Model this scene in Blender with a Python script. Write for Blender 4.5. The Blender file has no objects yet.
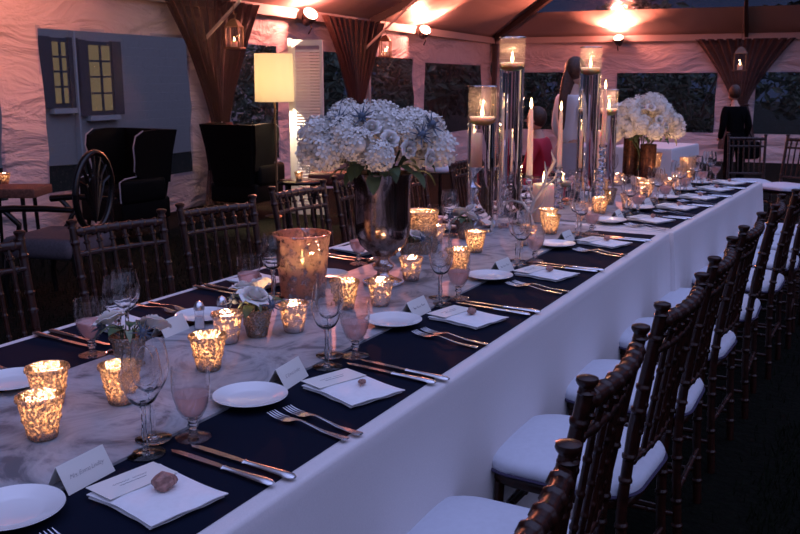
import bpy, math, random
from mathutils import Vector, Matrix, Euler, noise
random.seed(7)
C = bpy.context.scene.collection
PI = math.pi
sc = bpy.context.scene

# ------------------------------------------------------------------ camera
F = 900.0; HZ = 80.0; CZ = 1.46                      # focal length in pixels, horizon row, eye height
TH = math.atan((267 - HZ) / F)
YAW = math.atan((895 - 400) * math.cos(TH) / F)
FW = (-math.sin(YAW), math.cos(YAW)); RT = (math.cos(YAW), math.sin(YAW))
cd = bpy.data.cameras.new('camera'); cd.lens = 36 * F / 800; cd.sensor_width = 36
cam = bpy.data.objects.new('camera', cd); C.objects.link(cam)
cam.location = (0, 0, CZ); cam.rotation_euler = (PI / 2 - TH, 0, YAW)
cd.clip_start = .05; cd.clip_end = 400
cd.dof.use_dof = True; cd.dof.focus_distance = 2.3; cd.dof.aperture_fstop = 16
sc.camera = cam
sc.view_settings.view_transform = 'Standard'; sc.view_settings.look = 'None'
sc.view_settings.gamma = 1; sc.view_settings.exposure = 0.0
sc.view_settings.use_curve_mapping = False
cy = sc.cycles
cy.max_bounces = 10; cy.transparent_max_bounces = 40; cy.transmission_bounces = 10
cy.diffuse_bounces = 3; cy.glossy_bounces = 4
cy.caustics_reflective = False; cy.caustics_refractive = False
cy.sample_clamp_indirect = 3.0; cy.sample_clamp_direct = 0
cy.use_denoising = True

def W(u, depth):                                      # ground point at forward distance `depth` from the photographer
    a = (u - 400) / 919.2 * depth
    return (RT[0] * a + FW[0] * depth, RT[1] * a + FW[1] * depth)

# ------------------------------------------------------------------ world: dusk, dark near the horizon, bright blue overhead
SKY_HI = (0.32, 0.345, 0.62); SKY_LO = (0.008, 0.011, 0.026)
w = bpy.data.worlds.new('dusk'); sc.world = w; w.use_nodes = True
nt = w.node_tree; bg = nt.nodes['Background']
tc = nt.nodes.new('ShaderNodeTexCoord')
dp = nt.nodes.new('ShaderNodeVectorMath'); dp.operation = 'DOT_PRODUCT'
dp.inputs[1].default_value = Vector((0.30, -0.15, 0.94)).normalized()
nt.links.new(tc.outputs['Generated'], dp.inputs[0])
mr = nt.nodes.new('ShaderNodeMapRange'); mr.inputs[1].default_value = 0.22; mr.inputs[2].default_value = 0.88
nt.links.new(dp.outputs['Value'], mr.inputs[0])
mx = nt.nodes.new('ShaderNodeMix'); mx.data_type = 'RGBA'
mx.inputs[6].default_value = (*SKY_LO, 1); mx.inputs[7].default_value = (*SKY_HI, 1)
nt.links.new(mr.outputs[0], mx.inputs[0])
cn = nt.nodes.new('ShaderNodeTexNoise'); cn.inputs['Scale'].default_value = 5; cn.inputs['Detail'].default_value = 5
nt.links.new(tc.outputs['Generated'], cn.inputs['Vector'])
m2 = nt.nodes.new('ShaderNodeMix'); m2.data_type = 'RGBA'; m2.blend_type = 'MULTIPLY'; m2.inputs[0].default_value = .5
nt.links.new(mx.outputs[2], m2.inputs[6]); nt.links.new(cn.outputs['Fac'], m2.inputs[7])
nt.links.new(m2.outputs[2], bg.inputs['Color']); bg.inputs['Strength'].default_value = 3.15

# ------------------------------------------------------------------ materials
def new_mat(name):
    m = bpy.data.materials.new(name); m.use_nodes = True
    n = m.node_tree; b = n.nodes['Principled BSDF']
    return m, n, b
def setp(b, col=None, rough=None, metal=None, **k):
    if col is not None: b.inputs['Base Color'].default_value = (*col, 1)
    if rough is not None: b.inputs['Roughness'].default_value = rough
    if metal is not None: b.inputs['Metallic'].default_value = metal
    for a, v in k.items(): b.inputs[a.replace('_', ' ')].default_value = v
def tex(n, kind, scale, coord='Object', **k):
    t = n.nodes.new('ShaderNodeTex' + kind); t.inputs['Scale'].default_value = scale
    for a, v in k.items(): t.inputs[a].default_value = v
    c = n.nodes.new('ShaderNodeTexCoord'); n.links.new(c.outputs[coord], t.inputs['Vector'])
    return t
def ramp(n, src, stops):
    r = n.nodes.new('ShaderNodeValToRGB'); n.links.new(src, r.inputs[0])
    e = r.color_ramp.elements
    while len(e) < len(stops): e.new(.5)
    for el, (p, c) in zip(e, stops): el.position = p; el.color = (*c, 1) if len(c) == 3 else c
    return r
def bump(n, b, src, strength=.3, dist=.01):
    bp = n.nodes.new('ShaderNodeBump'); bp.inputs['Strength'].default_value = strength; bp.inputs['Distance'].default_value = dist
    n.links.new(src, bp.inputs['Height']); n.links.new(bp.outputs[0], b.inputs['Normal']); return bp
def simple(name, col, rough=.6, metal=0, nscale=0, nbump=.2, ndist=.005, var=.12, **k):
    m, n, b = new_mat(name); setp(b, col, rough, metal, **k)
    if nscale:
        t = tex(n, 'Noise', nscale, Detail=5.0)
        lo = tuple(max(0, c * (1 - var)) for c in col); hi = tuple(min(1, c * (1 + var)) for c in col)
        r = ramp(n, t.outputs['Fac'], [(.3, lo), (.7, hi)]); n.links.new(r.outputs[0], b.inputs['Base Color'])
        bump(n, b, t.outputs['Fac'], nbump, ndist)
    return m
def emit(name, col, s):
    m = bpy.data.materials.new(name); m.use_nodes = True; n = m.node_tree; n.nodes.clear()
    o = n.nodes.new('ShaderNodeOutputMaterial'); e = n.nodes.new('ShaderNodeEmission')
    e.inputs[0].default_value = (*col, 1); e.inputs[1].default_value = s; n.links.new(e.outputs[0], o.inputs[0]); return m
def mixsh(n, f, a, b):
    m = n.nodes.new('ShaderNodeMixShader')
    if isinstance(f, (int, float)): m.inputs[0].default_value = f
    else: n.links.new(f, m.inputs[0])
    n.links.new(a, m.inputs[1]); n.links.new(b, m.inputs[2]); return m.outputs[0]
def thin_glass(name, tint=(.97, .97, .98), ior=1.5, bscale=0, bstr=.3, rough=.02, extra=0.0, bdist=.002, edge=.8):
    m = bpy.data.materials.new(name); m.use_nodes = True; n = m.node_tree; n.nodes.clear()
    o = n.nodes.new('ShaderNodeOutputMaterial')
    t = n.nodes.new('ShaderNodeBsdfTransparent'); t.inputs[0].default_value = (*tint, 1)
    g = n.nodes.new('ShaderNodeBsdfGlossy'); g.inputs['Roughness'].default_value = rough
    fr = n.nodes.new('ShaderNodeLayerWeight'); pw = n.nodes.new('ShaderNodeMath'); pw.operation = 'POWER'; pw.inputs[1].default_value = 3.2
    n.links.new(fr.outputs['Facing'], pw.inputs[0])
    ml = n.nodes.new('ShaderNodeMath'); ml.operation = 'MULTIPLY_ADD'; ml.inputs[1].default_value = edge; ml.inputs[2].default_value = ((ior - 1) / (ior + 1)) ** 2
    n.links.new(pw.outputs[0], ml.inputs[0]); f = ml.outputs[0]
    if extra:
        ad = n.nodes.new('ShaderNodeMath'); ad.operation = 'ADD'; ad.use_clamp = True; ad.inputs[1].default_value = extra
        n.links.new(f, ad.inputs[0]); f = ad.outputs[0]
    if bscale:
        nz = tex(n, 'Noise', bscale, Detail=3.0)
        bp = n.nodes.new('ShaderNodeBump'); bp.inputs['Strength'].default_value = bstr; bp.inputs['Distance'].default_value = bdist
        n.links.new(nz.outputs['Fac'], bp.inputs['Height'])
        n.links.new(bp.outputs[0], g.inputs['Normal']); n.links.new(bp.outputs[0], fr.inputs['Normal'])
    n.links.new(mixsh(n, f, t.outputs[0], g.outputs[0]), o.inputs[0]); return m
def solid_glass(name, col=(1, 1, 1), ior=1.5, rough=0.0):
    m = bpy.data.materials.new(name); m.use_nodes = True; n = m.node_tree; n.nodes.clear()
    o = n.nodes.new('ShaderNodeOutputMaterial'); g = n.nodes.new('ShaderNodeBsdfGlass')
    g.inputs['Color'].default_value = (*col, 1); g.inputs['IOR'].default_value = ior; g.inputs['Roughness'].default_value = rough
    n.links.new(g.outputs[0], o.inputs[0]); return m
def mercury(name, glow=(1, .74, .48), metal=(.60, .50, .42), scale=55, cover=.5, clear=.25, pattern=True):
    # silvered antique glass: patchy mirror over glass that lets candlelight through
    m = bpy.data.materials.new(name); m.use_nodes = True; n = m.node_tree; n.nodes.clear()
    o = n.nodes.new('ShaderNodeOutputMaterial')
    tl = n.nodes.new('ShaderNodeBsdfTranslucent'); tl.inputs[0].default_value = (*glow, 1)
    tr = n.nodes.new('ShaderNodeBsdfTransparent'); tr.inputs[0].default_value = (1, .93, .85, 1)
    a = mixsh(n, clear, tl.outputs[0], tr.outputs[0])
    g = n.nodes.new('ShaderNodeBsdfGlossy'); g.inputs[0].default_value = (*metal, 1); g.inputs['Roughness'].default_value = .16
    nz = tex(n, 'Noise', scale, Detail=6.0, Roughness=.7)
    vo = tex(n, 'Voronoi', scale * 1.6)
    bp = n.nodes.new('ShaderNodeBump'); bp.inputs['Strength'].default_value = .6; bp.inputs['Distance'].default_value = .003
    n.links.new(vo.outputs['Distance'], bp.inputs['Height']); n.links.new(bp.outputs[0], g.inputs['Normal'])
    r = ramp(n, nz.outputs['Fac'], [(cover - .08, (.10, .10, .10)), (cover + .07, (.86, .86, .86))])
    n.links.new(mixsh(n, r.outputs[0], a, g.outputs[0]), o.inputs[0]); return m

M = {}
M['cloth'] = simple('white table linen', (.74, .70, .70), .85, 0, 300, .15, .001, .04, Sheen_Weight=.2)
M['navy'] = simple('navy linen', (.004, .007, .019), .95, 0, 400, .2, .001, .2, Specular_IOR_Level=.12)
M['napkin'] = simple('white napkin linen', (.86, .86, .87), .8, 0, 90, .2, .002, .03)
M['paper'] = simple('ivory card stock', (.80, .78, .72), .7)
M['ink'] = simple('grey ink', (.22, .19, .21), .7)
M['china'] = simple('white china', (.86, .86, .86), .18, 0, Coat_Weight=.5)
M['silver'] = simple('silver cutlery', (.80, .81, .84), .25, 1)
m, n, b = new_mat('white marble'); t = tex(n, 'Noise', 4.5, Detail=9.0, Distortion=2.8); t.inputs['Roughness'].default_value = .62
r = ramp(n, t.outputs['Fac'], [(.34, (.13, .14, .16)), (.45, (.33, .33, .35)), (.56, (.44, .44, .46)), (.7, (.22, .22, .25))])
n.links.new(r.outputs[0], b.inputs['Base Color']); setp(b, rough=.45, Specular_IOR_Level=.22); M['marble'] = m
M['pane'] = thin_glass('clear flat glass', ior=1.48, bscale=20, bstr=.3, extra=.03)
M['glass'] = solid_glass('clear glassware', (1, 1, 1), 1.45)
M['stemglass'] = solid_glass('solid clear glass', (1, 1, 1), 1.48)
M['crystal'] = solid_glass('cut crystal', (1, .99, 1), 1.6)
M['goblet'] = thin_glass('pressed goblet glass', (.99, .98, .98), 1.45, 60, .35, .03, .01, .002, edge=.8)
M['cylglass'] = thin_glass('cylinder vase glass', ior=1.5, bscale=14, bstr=.5, extra=.0, bdist=.004, edge=.4)
m = bpy.data.materials.new('droplet speckled glass'); m.use_nodes = True; n = m.node_tree; n.nodes.clear()
o = n.nodes.new('ShaderNodeOutputMaterial'); t1 = n.nodes.new('ShaderNodeBsdfTransparent'); t2 = n.nodes.new('ShaderNodeBsdfTranslucent'); t3 = n.nodes.new('ShaderNodeBsdfGlossy')
t2.inputs[0].default_value = (.95, .9, .85, 1); t3.inputs['Roughness'].default_value = .15
vn = tex(n, 'Voronoi', 170); nz = tex(n, 'Noise', 60, Detail=3.0)
r = ramp(n, vn.outputs['Distance'], [(.16, (.34, .34, .34)), (.30, (.015, .015, .015))])
bp = n.nodes.new('ShaderNodeBump'); bp.inputs['Strength'].default_value = 1; bp.inputs['Distance'].default_value = .004
n.links.new(nz.outputs['Fac'], bp.inputs['Height']); n.links.new(bp.outputs[0], t3.inputs['Normal'])
n.links.new(mixsh(n, r.outputs[0], t1.outputs[0], mixsh(n, .4, t2.outputs[0], t3.outputs[0])), o.inputs[0]); M['condens'] = m
M['water'] = solid_glass('vase water', (.93, .94, .96), 1.33)
m = bpy.data.materials.new('pink iced drink'); m.use_nodes = True; n = m.node_tree; n.nodes.clear()
o = n.nodes.new('ShaderNodeOutputMaterial')
t1 = n.nodes.new('ShaderNodeBsdfTransparent'); t1.inputs[0].default_value = (1, .86, .84, 1)
t2 = n.nodes.new('ShaderNodeBsdfTranslucent'); t2.inputs[0].default_value = (.98, .84, .84, 1)
t3 = n.nodes.new('ShaderNodeBsdfDiffuse'); t3.inputs[0].default_value = (.95, .80, .80, 1)
n.links.new(mixsh(n, .36, t1.outputs[0], mixsh(n, .5, t2.outputs[0], t3.outputs[0])), o.inputs[0]); M['drink'] = m
M['mercury'] = mercury('mercury glass', scale=150, cover=.47)
M['mercury_pale'] = mercury('pale mercury glass', (1, .75, .55), (.8, .68, .64), 60, .42, .3)
M['hurricane'] = mercury('pink silvered glass', (1, .72, .6), (.55, .45, .42), 45, .56, .45)
M['urn'] = mercury('silvered urn glass', (.4, .26, .18), (.42, .33, .30), 9, .42, .5)
M['brown_mercury'] = simple('brown mercury glass', (.12, .05, .03), .25, .6, 60, .5, .003, .6)
m, n, b = new_mat('candle wax'); setp(b, (.92, .82, .76), .5, 0, Subsurface_Weight=1.0, Subsurface_Scale=.035); b.inputs['Subsurface Radius'].default_value = (1, .65, .45)
tl_ = n.nodes.new('ShaderNodeBsdfTranslucent'); tl_.inputs[0].default_value = (1, .78, .62, 1)
n.links.new(mixsh(n, .5, b.outputs[0], tl_.outputs[0]), n.nodes['Material Output'].inputs[0]); M['wax'] = m
M['wick'] = simple('wick', (.02, .015, .01), .9)
M['flame'] = emit('candle flame', (1, .60, .24), 26)
M['petal'] = simple('cream petals', (.86, .80, .74), .7, 0, Subsurface_Weight=.15, Subsurface_Scale=.01)
M['hydrangea'] = simple('ivory hydrangea petals', (.80, .77, .70), .7, 0, 25, .1, .002, .12)
M['blush'] = simple('blush petals', (.84, .62, .52), .7)
M['leaf'] = simple('green leaves', (.06, .10, .04), .6, 0, 30, .2, .003, .3)
M['sprig'] = simple('grey green sprig', (.22, .27, .17), .7)
M['thistle'] = simple('blue thistle', (.09, .12, .17), .6)
M['feather'] = simple('bleached wood', (.50, .42, .36), .7)
m, n, b = new_mat('dark mahogany lacquer'); t = tex(n, 'Noise', 22, Detail=4.0, Distortion=2.0)
r = ramp(n, t.outputs['Fac'], [(.3, (.010, .003, .002)), (.7, (.036, .009, .005))])
n.links.new(r.outputs[0], b.inputs['Base Color']); setp(b, rough=.3); M['wood'] = m
M['ring'] = simple('dark turned ring wood', (.03, .009, .006), .35)
M['cushion'] = simple('white seat cushion', (.64, .68, .76), .75, 0, 60, .1, .002, .03)
M['trim'] = simple('dark cushion piping', (.05, .04, .09), .8)
M['black_leather'] = simple('black leather upholstery', (.003, .0028, .003), .6, 0, 40, .15, .002, .3, Specular_IOR_Level=.1)
M['piping'] = simple('pale nailhead piping', (.5, .47, .5), .4)
M['ebony'] = simple('ebonised wood', (.008, .007, .007), .25)
M['grey_seat'] = simple('grey upholstery', (.10, .085, .10), .8, 0, 60, .2, .002, .2)
# tent
m, n, b = new_mat('white tent vinyl'); t = tex(n, 'Noise', 1.0, Detail=5.0, Distortion=.7); t.inputs['Roughness'].default_value = .55
mp = n.nodes.new('ShaderNodeMapping'); mp.inputs['Scale'].default_value = (1.1, 1.1, 3.2); n.links.new(t.inputs['Vector'].links[0].from_socket, mp.inputs[0]); n.links.new(mp.outputs[0], t.inputs['Vector'])
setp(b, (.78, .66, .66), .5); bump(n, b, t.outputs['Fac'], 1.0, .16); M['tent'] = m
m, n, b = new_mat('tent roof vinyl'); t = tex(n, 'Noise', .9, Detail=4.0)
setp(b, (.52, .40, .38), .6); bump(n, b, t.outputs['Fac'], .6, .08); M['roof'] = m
M['pole'] = simple('painted aluminium beam', (.62, .50, .46), .5)
M['dark_pole'] = simple('dark tent strut', (.07, .05, .05), .5)
M['vinyl'] = thin_glass('clear window vinyl', (.78, .82, .9), 1.3, 22, 1.0, .09, .01, .03, edge=.25)
m, n, b = new_mat('sheer brown drapery'); setp(b, (.10, .042, .034), .8); b.inputs['Alpha'].default_value = .80
t = tex(n, 'Noise', 60, Detail=3.0); bump(n, b, t.outputs['Fac'], .1, .003); M['drape'] = m
M['louvre'] = simple('white painted louvres', (.78, .74, .74), .5)
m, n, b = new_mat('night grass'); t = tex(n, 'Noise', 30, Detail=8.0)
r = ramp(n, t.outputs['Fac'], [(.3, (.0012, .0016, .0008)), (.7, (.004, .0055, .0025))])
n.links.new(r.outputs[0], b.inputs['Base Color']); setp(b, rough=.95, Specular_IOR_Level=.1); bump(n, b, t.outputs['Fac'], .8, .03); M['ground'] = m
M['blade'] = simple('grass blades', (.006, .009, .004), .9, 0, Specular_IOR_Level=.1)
M['foliage'] = simple('dark foliage', (.03, .045, .025), .8)
M['bark'] = simple('bark', (.05, .035, .025), .9)
m, n, b = new_mat('blue grey clapboard'); wv = tex(n, 'Wave', 1.6); wv.bands_direction = 'Z'; wv.wave_profile = 'SAW'
setp(b, (.27, .25, .24), .7); bump(n, b, wv.outputs['Fac'], .5, .05); M['siding'] = m
M['house_trim'] = simple('pale house trim', (.30, .30, .30), .6)
M['shutter'] = simple('dark window shutter', (.03, .03, .04), .6)
M['lit'] = emit('lit house window', (1, .68, .38), .15)
m = bpy.data.materials.new('cream lamp shade'); m.use_nodes = True; n = m.node_tree; n.nodes.clear()
o = n.nodes.new('ShaderNodeOutputMaterial'); d = n.nodes.new('ShaderNodeBsdfDiffuse'); d.inputs[0].default_value = (.9, .85, .7, 1)
tl = n.nodes.new('ShaderNodeBsdfTranslucent'); tl.inputs[0].default_value = (.95, .88, .74, 1)
n.links.new(mixsh(n, .65, d.outputs[0], tl.outputs[0]), o.inputs[0]); M['shade'] = m
M['lamp_metal'] = simple('bronze lamp metal', (.12, .07, .04), .4, .8)
M['lens'] = emit('flood lamp lens', (1, .62, .36), 30)
M['lantern'] = simple('rusty lantern metal', (.16, .08, .05), .5, .5)
M['skin'] = simple('skin', (.55, .32, .24), .55, 0, Subsurface_Weight=.1, Subsurface_Scale=.01)
M['hair'] = simple('dark brown hair', (.05, .022, .014), .5, 0, 50, .4, .004, .5)
M['longhair'] = simple('long chestnut hair', (.07, .025, .014), .5, 0, 50, .4, .004, .5)
M['blouse'] = simple('white blouse', (.78, .78, .84), .8)
M['skirt'] = simple('grey skirt', (.30, .26, .28), .85)
M['suit'] = simple('black suit', (.004, .004, .005), 1.0, 0, Specular_IOR_Level=.05)
M['red'] = simple('red garment', (.50, .02, .05), .7)
M['shaker'] = thin_glass('shaker glass', ior=1.5, bscale=50, extra=.06)
M['tray'] = simple('red brown wicker', (.22, .08, .05), .7, 0, 80, .5, .01, .4)
M['rock'] = simple('rose mineral', (.34, .17, .14), .5, 0, 120, .6, .004, .4)

# ------------------------------------------------------------------ mesh helpers
class MB:
    def __init__(s): s.v = []; s.f = []
    def add(s, vs, fs, mat=None):
        k = len(s.v)
        s.v += [tuple(mat @ Vector(p)) for p in vs] if mat is not None else [tuple(p) for p in vs]
        s.f += [tuple(i + k for i in f) for f in fs]; return s
    def box(s, cx, cy_, cz, sx, sy, sz, mat=None, ch=0.0):
        x, y, z = sx / 2, sy / 2, sz / 2
        if ch <= 0:
            vs = [(cx + a * x, cy_ + b * y, cz + c * z) for a in (-1, 1) for b in (-1, 1) for c in (-1, 1)]
            fs = [(0, 1, 3, 2), (4, 6, 7, 5), (0, 4, 5, 1), (2, 3, 7, 6), (0, 2, 6, 4), (1, 5, 7, 3)]
            return s.add(vs, fs, mat)
        # rounded box: stacked rounded-rectangle loops
        r = min(ch, x * .99, y * .99, z * .99); loops = []
        prof = [(r * (1 - math.sin(a)), -z + r * (1 - math.cos(a))) for a in (0, PI / 6, PI / 3, PI / 2)]
        prof += [(i, -zz) for i, zz in reversed(prof)]
        return s.rrect([(cx, cy_, cz + zz, x - i, y - i, max(r - i, r * .25)) for i, zz in prof], mat)
    def rrect(s, rows, mat=None, n=5, cap=True):
        # rows: (cx, cy, z, halfx, halfy, cornerradius)
        vs = []; fs = []; L = 4 * (n + 1)
        for cx, cy_, z, hx, hy, r in rows:
            for q, (a, b) in enumerate(((1, 1), (-1, 1), (-1, -1), (1, -1))):
                for i in range(n + 1):
                    t = PI / 2 * (q + i / n)
                    vs.append((cx + a * (hx - r) + r * math.cos(t), cy_ + b * (hy - r) + r * math.sin(t), z))
        for k in range(len(rows) - 1):
            for i in range(L):
                j = (i + 1) % L; fs.append((k * L + i, k * L + j, (k + 1) * L + j, (k + 1) * L + i))
        if cap: fs.append(tuple(range(L - 1, -1, -1))); fs.append(tuple((len(rows) - 1) * L + i for i in range(L)))
        return s.add(vs, fs, mat)
    def lathe(s, prof, seg=24, c=(0, 0, 0), mat=None, fn=None):
        vs = []; fs = []
        for r, z in prof:
            for i in range(seg):
                a = 2 * PI * i / seg; rr = r if fn is None else fn(r, z, a)
                vs.append((c[0] + rr * math.cos(a), c[1] + rr * math.sin(a), c[2] + z))
        for k in range(len(prof) - 1):
            for i in range(seg):
                j = (i + 1) % seg; fs.append((k * seg + i, k * seg + j, (k + 1) * seg + j, (k + 1) * seg + i))
        if 0 < prof[0][0] < .0011 or prof[0][0] == 0: pass
        return s.add(vs, fs, mat)
    def cap(s, r, z, seg=24, c=(0, 0, 0), up=True, mat=None):
        vs = [(c[0] + r * math.cos(2 * PI * i / seg), c[1] + r * math.sin(2 * PI * i / seg), c[2] + z) for i in range(seg)]
        return s.add(vs, [tuple(range(seg)) if up else tuple(range(seg - 1, -1, -1))], mat)
    def tube(s, pts, rad, seg=8, mat=None, cap=True, flat=1.0):
        pts = [Vector(p) for p in pts]; n = len(pts)
        if not hasattr(rad, '__len__'): rad = [rad] * n
        vs = []; fs = []; up = None
        for k, p in enumerate(pts):
            d = (pts[min(k + 1, n - 1)] - pts[max(k - 1, 0)]).normalized()
            if up is None: up = Vector((0, 0, 1)) if abs(d.z) < .9 else Vector((1, 0, 0))
            a = d.cross(up).normalized(); b = a.cross(d).normalized(); up = b
            for i in range(seg):
                t = 2 * PI * i / seg
                vs.append(p + a * math.cos(t) * rad[k] + b * math.sin(t) * rad[k] * flat)
        for k in range(n - 1):
            for i in range(seg):
                j = (i + 1) % seg; fs.append((k * seg + i, k * seg + j, (k + 1) * seg + j, (k + 1) * seg + i))
        if cap: fs.append(tuple(range(seg - 1, -1, -1))); fs.append(tuple((n - 1) * seg + i for i in range(seg)))
        return s.add(vs, fs, mat)
    def ball(s, c, r, seg=12, rings=8, sq=(1, 1, 1), mat=None):
        prof = [(max(1e-4, math.sin(PI * k / rings)) , -math.cos(PI * k / rings)) for k in range(rings + 1)]
        vs = []; fs = []
        for pr, pz in prof:
            for i in range(seg):
                a = 2 * PI * i / seg
                vs.append((c[0] + r * sq[0] * pr * math.cos(a), c[1] + r * sq[1] * pr * math.sin(a), c[2] + r * sq[2] * pz))
        for k in range(rings):
            for i in range(seg):
                j = (i + 1) % seg; fs.append((k * seg + i, k * seg + j, (k + 1) * seg + j, (k + 1) * seg + i))
        return s.add(vs, fs, mat)
    def prism(s, outline, d0, d1, axis='x', mat=None):
        n = len(outline); vs = []
        for d in (d0, d1):
            for a, b in outline: vs.append({'x': (d, a, b), 'y': (a, d, b), 'z': (a, b, d)}[axis])
        fs = [tuple(range(n - 1, -1, -1)), tuple(range(n, 2 * n))]
        for i in range(n): j = (i + 1) % n; fs.append((i, j, n + j, n + i))
        return s.add(vs, fs, mat)
    def mesh(s, name, mat, smooth=True):
        me = bpy.data.meshes.new(name); me.from_pydata([tuple(p) for p in s.v], [], s.f); me.update()
        me.materials.append(mat)
        if smooth: me.shade_smooth(); me.set_sharp_from_angle(angle=.9)
        return me
    def build(s, name, mat, parent=None, smooth=True):
        o = bpy.data.objects.new(name, s.mesh(name, mat, smooth)); C.objects.link(o)
        if parent: o.parent = parent
        return o

def tag(o, label=None, cat=None, group=None, kind=None):
    if label: o['label'] = label
    if cat: o['category'] = cat
    if group: o['group'] = group
    if kind: o['kind'] = kind
    return o
def empty(name, loc=(0, 0, 0), rz=0):
    o = bpy.data.objects.new(name, None); C.objects.link(o); o.location = loc; o.rotation_euler = (0, 0, rz)
    o.empty_display_size = .05; return o
KIDS = {}
def kids(o):
    return [c for c in bpy.data.objects if c.parent == o]
def record(o):
    ks = kids(o); KIDS[o.name] = [(k, record(k)) for k in ks]; return KIDS[o.name]
def copy_tree(o, tree, parent=None):
    c = o.copy(); C.objects.link(c)
    if parent: c.parent = parent
    for ch, sub in tree: copy_tree(ch, sub, c)
    return c
class Proto:
    """the first placement uses the prototype itself, the later ones are copies of it and its parts"""
    def __init__(s, root): s.root = root; s.tree = record(root); s.used = False
    def put(s, loc, rz=0, label=None, cat=None, group=None, scale=None, rot=None):
        o = s.root if not s.used else copy_tree(s.root, s.tree); s.used = True
        o.location = loc; o.rotation_euler = rot if rot else (0, 0, rz)
        if scale is not None: o.scale = (scale,) * 3 if not hasattr(scale, '__len__') else scale
        tag(o, label, cat, group); return o
def point(name, parent, loc, energy, col=(1, .52, .27), size=.008):
    l = bpy.data.lights.new(name, 'POINT'); l.energy = energy; l.color = col; l.shadow_soft_size = size
    o = bpy.data.objects.new(name, l); C.objects.link(o); o.parent = parent; o.location = loc; return o
def struct(o): o['kind'] = 'structure'; return o
ORD = ['nearest', 'second nearest', 'third nearest', 'fourth nearest', 'fifth nearest', 'sixth nearest', 'seventh nearest',
       'eighth nearest', 'ninth nearest', 'tenth nearest', 'eleventh nearest', 'twelfth nearest', 'thirteenth nearest', 'fourteenth nearest']

# ------------------------------------------------------------------ tent frame of reference
TA = math.radians(5.7)
TD = (-math.sin(TA), math.cos(TA)); TB = (math.cos(TA), math.sin(TA))
TC = (-8.27, 19.83)                                   # back left corner; s runs towards the camera, w to the right
def T(s_, w_, z=0): return (TC[0] - TD[0] * s_ + TB[0] * w_, TC[1] - TD[1] * s_ + TB[1] * w_, z)
EAVE = 2.4; TW = 9.4; TL = 26.0
def SL(s): return 11.89 - s                           # wall position measured from the near drape -> distance from corner

# ground: lawn falls away a little beyond the tables
mb = MB(); NX, NY = 60, 60
def gz(x, y):
    t = min(1, max(0, (y - 8.5) / 5)); return -.25 * t * t * (3 - 2 * t)
vs = []; fs = []
for j in range(NY + 1):
    for i in range(NX + 1):
        x = -60 + 120 * i / NX; y = -20 + 100 * (j / NY) ** 1.5
        vs.append((x, y, gz(x, y)))
for j in range(NY):
    for i in range(NX):
        a = j * (NX + 1) + i; fs.append((a, a + 1, a + NX + 2, a + NX + 1))
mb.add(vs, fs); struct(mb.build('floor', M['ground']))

# grass blades on the lawn the photo shows
mb = MB(); vs = []; fs = []
rg = random.Random(3)
for i in range(26000):
    if i % 3 == 0: x = rg.uniform(-.4, 2.6); y = rg.uniform(1.2, 9)
    elif i % 3 == 1: x = rg.uniform(-6.4, -2.7); y = rg.uniform(1.5, 6.4)
    else: x = rg.uniform(-.3, 1.3); y = rg.uniform(.9, 4)
    h = rg.uniform(.025, .06); a = rg.uniform(0, 2 * PI); wd = .003; lx, ly = rg.uniform(-.02, .02), rg.uniform(-.02, .02)
    k = len(vs); z = gz(x, y)
    vs += [(x - wd * math.cos(a), y - wd * math.sin(a), z), (x + wd * math.cos(a), y + wd * math.sin(a), z), (x + lx, y + ly, z + h)]
    fs.append((k, k + 1, k + 2))
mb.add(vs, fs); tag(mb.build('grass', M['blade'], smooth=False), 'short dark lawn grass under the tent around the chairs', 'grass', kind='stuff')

# walls with openings
def wall(name, P0, length, wins, zt=EAVE, zb=-.3):
    """P0(a, z): point on the wall; wins: (a0, a1, z0, z1)"""
    mb = MB(); cuts = sorted(set([0, length] + [q for w_ in wins for q in w_[:2]])); zs = sorted(set([zb, zt] + [q for w_ in wins for q in w_[2:]]))
    def sub(lst, step):
        out = []
        for a, b in zip(lst, lst[1:]):
            k = max(1, int((b - a) / step)); out += [a + (b - a) * i / k for i in range(k)]
        return out + [lst[-1]]
    A = sub(cuts, .12); Z = sub(zs, .12); vs = []; fs = []
    for z in Z:
        for a in A:
            p = Vector(P0(a, z)); d = noise.noise(Vector((a * 1.3, z * 2.0, 3))) * .045 + noise.noise(Vector((a * 3.1 + z * 2, z * 4.0, 9))) * .022
            if abs(z - zt) < .01: d = 0
            vs.append(tuple(p + Vector(P0.n) * d))
    n = len(A)
    for j in range(len(Z) - 1):
        for i in range(n - 1):
            ca = (A[i] + A[i + 1]) / 2; cz = (Z[j] + Z[j + 1]) / 2
            if any(w_[0] < ca < w_[1] and w_[2] < cz < w_[3] for w_ in wins): continue
            k = j * n + i; fs.append((k, k + 1, k + n + 1, k + n))
    mb.add(vs, fs); return struct(mb.build(name, M['tent']))
def PL(a, z): return T(a, 0, z)
PL.n = (TB[0], TB[1], 0)
def PBk(a, z): return T(0, a, z)
PBk.n = (-TD[0] * -1, -TD[1], 0)
LW = [(SL(-2.15 - .0), SL(.10), .42, 1.92), (SL(.95), SL(2.11), .42, 1.90), (SL(3.0), SL(4.3), .4, 1.87),
      (SL(4.95), SL(7.0), .4, 1.84), (SL(7.55), SL(11.1), .4, 1.78), (SL(-6.4), SL(-2.68), .42, 1.90)]
LW = [(min(a, b), max(a, b), c, d) for a, b, c, d in LW]
BW = [(.75, 2.5, .35, 1.63), (2.88, 4.97, .35, 1.61), (5.75, 8.6, .35, 1.62)]
wall('wall_left', PL, TL, LW); wall('wall_back', PBk, TW, BW)
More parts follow.
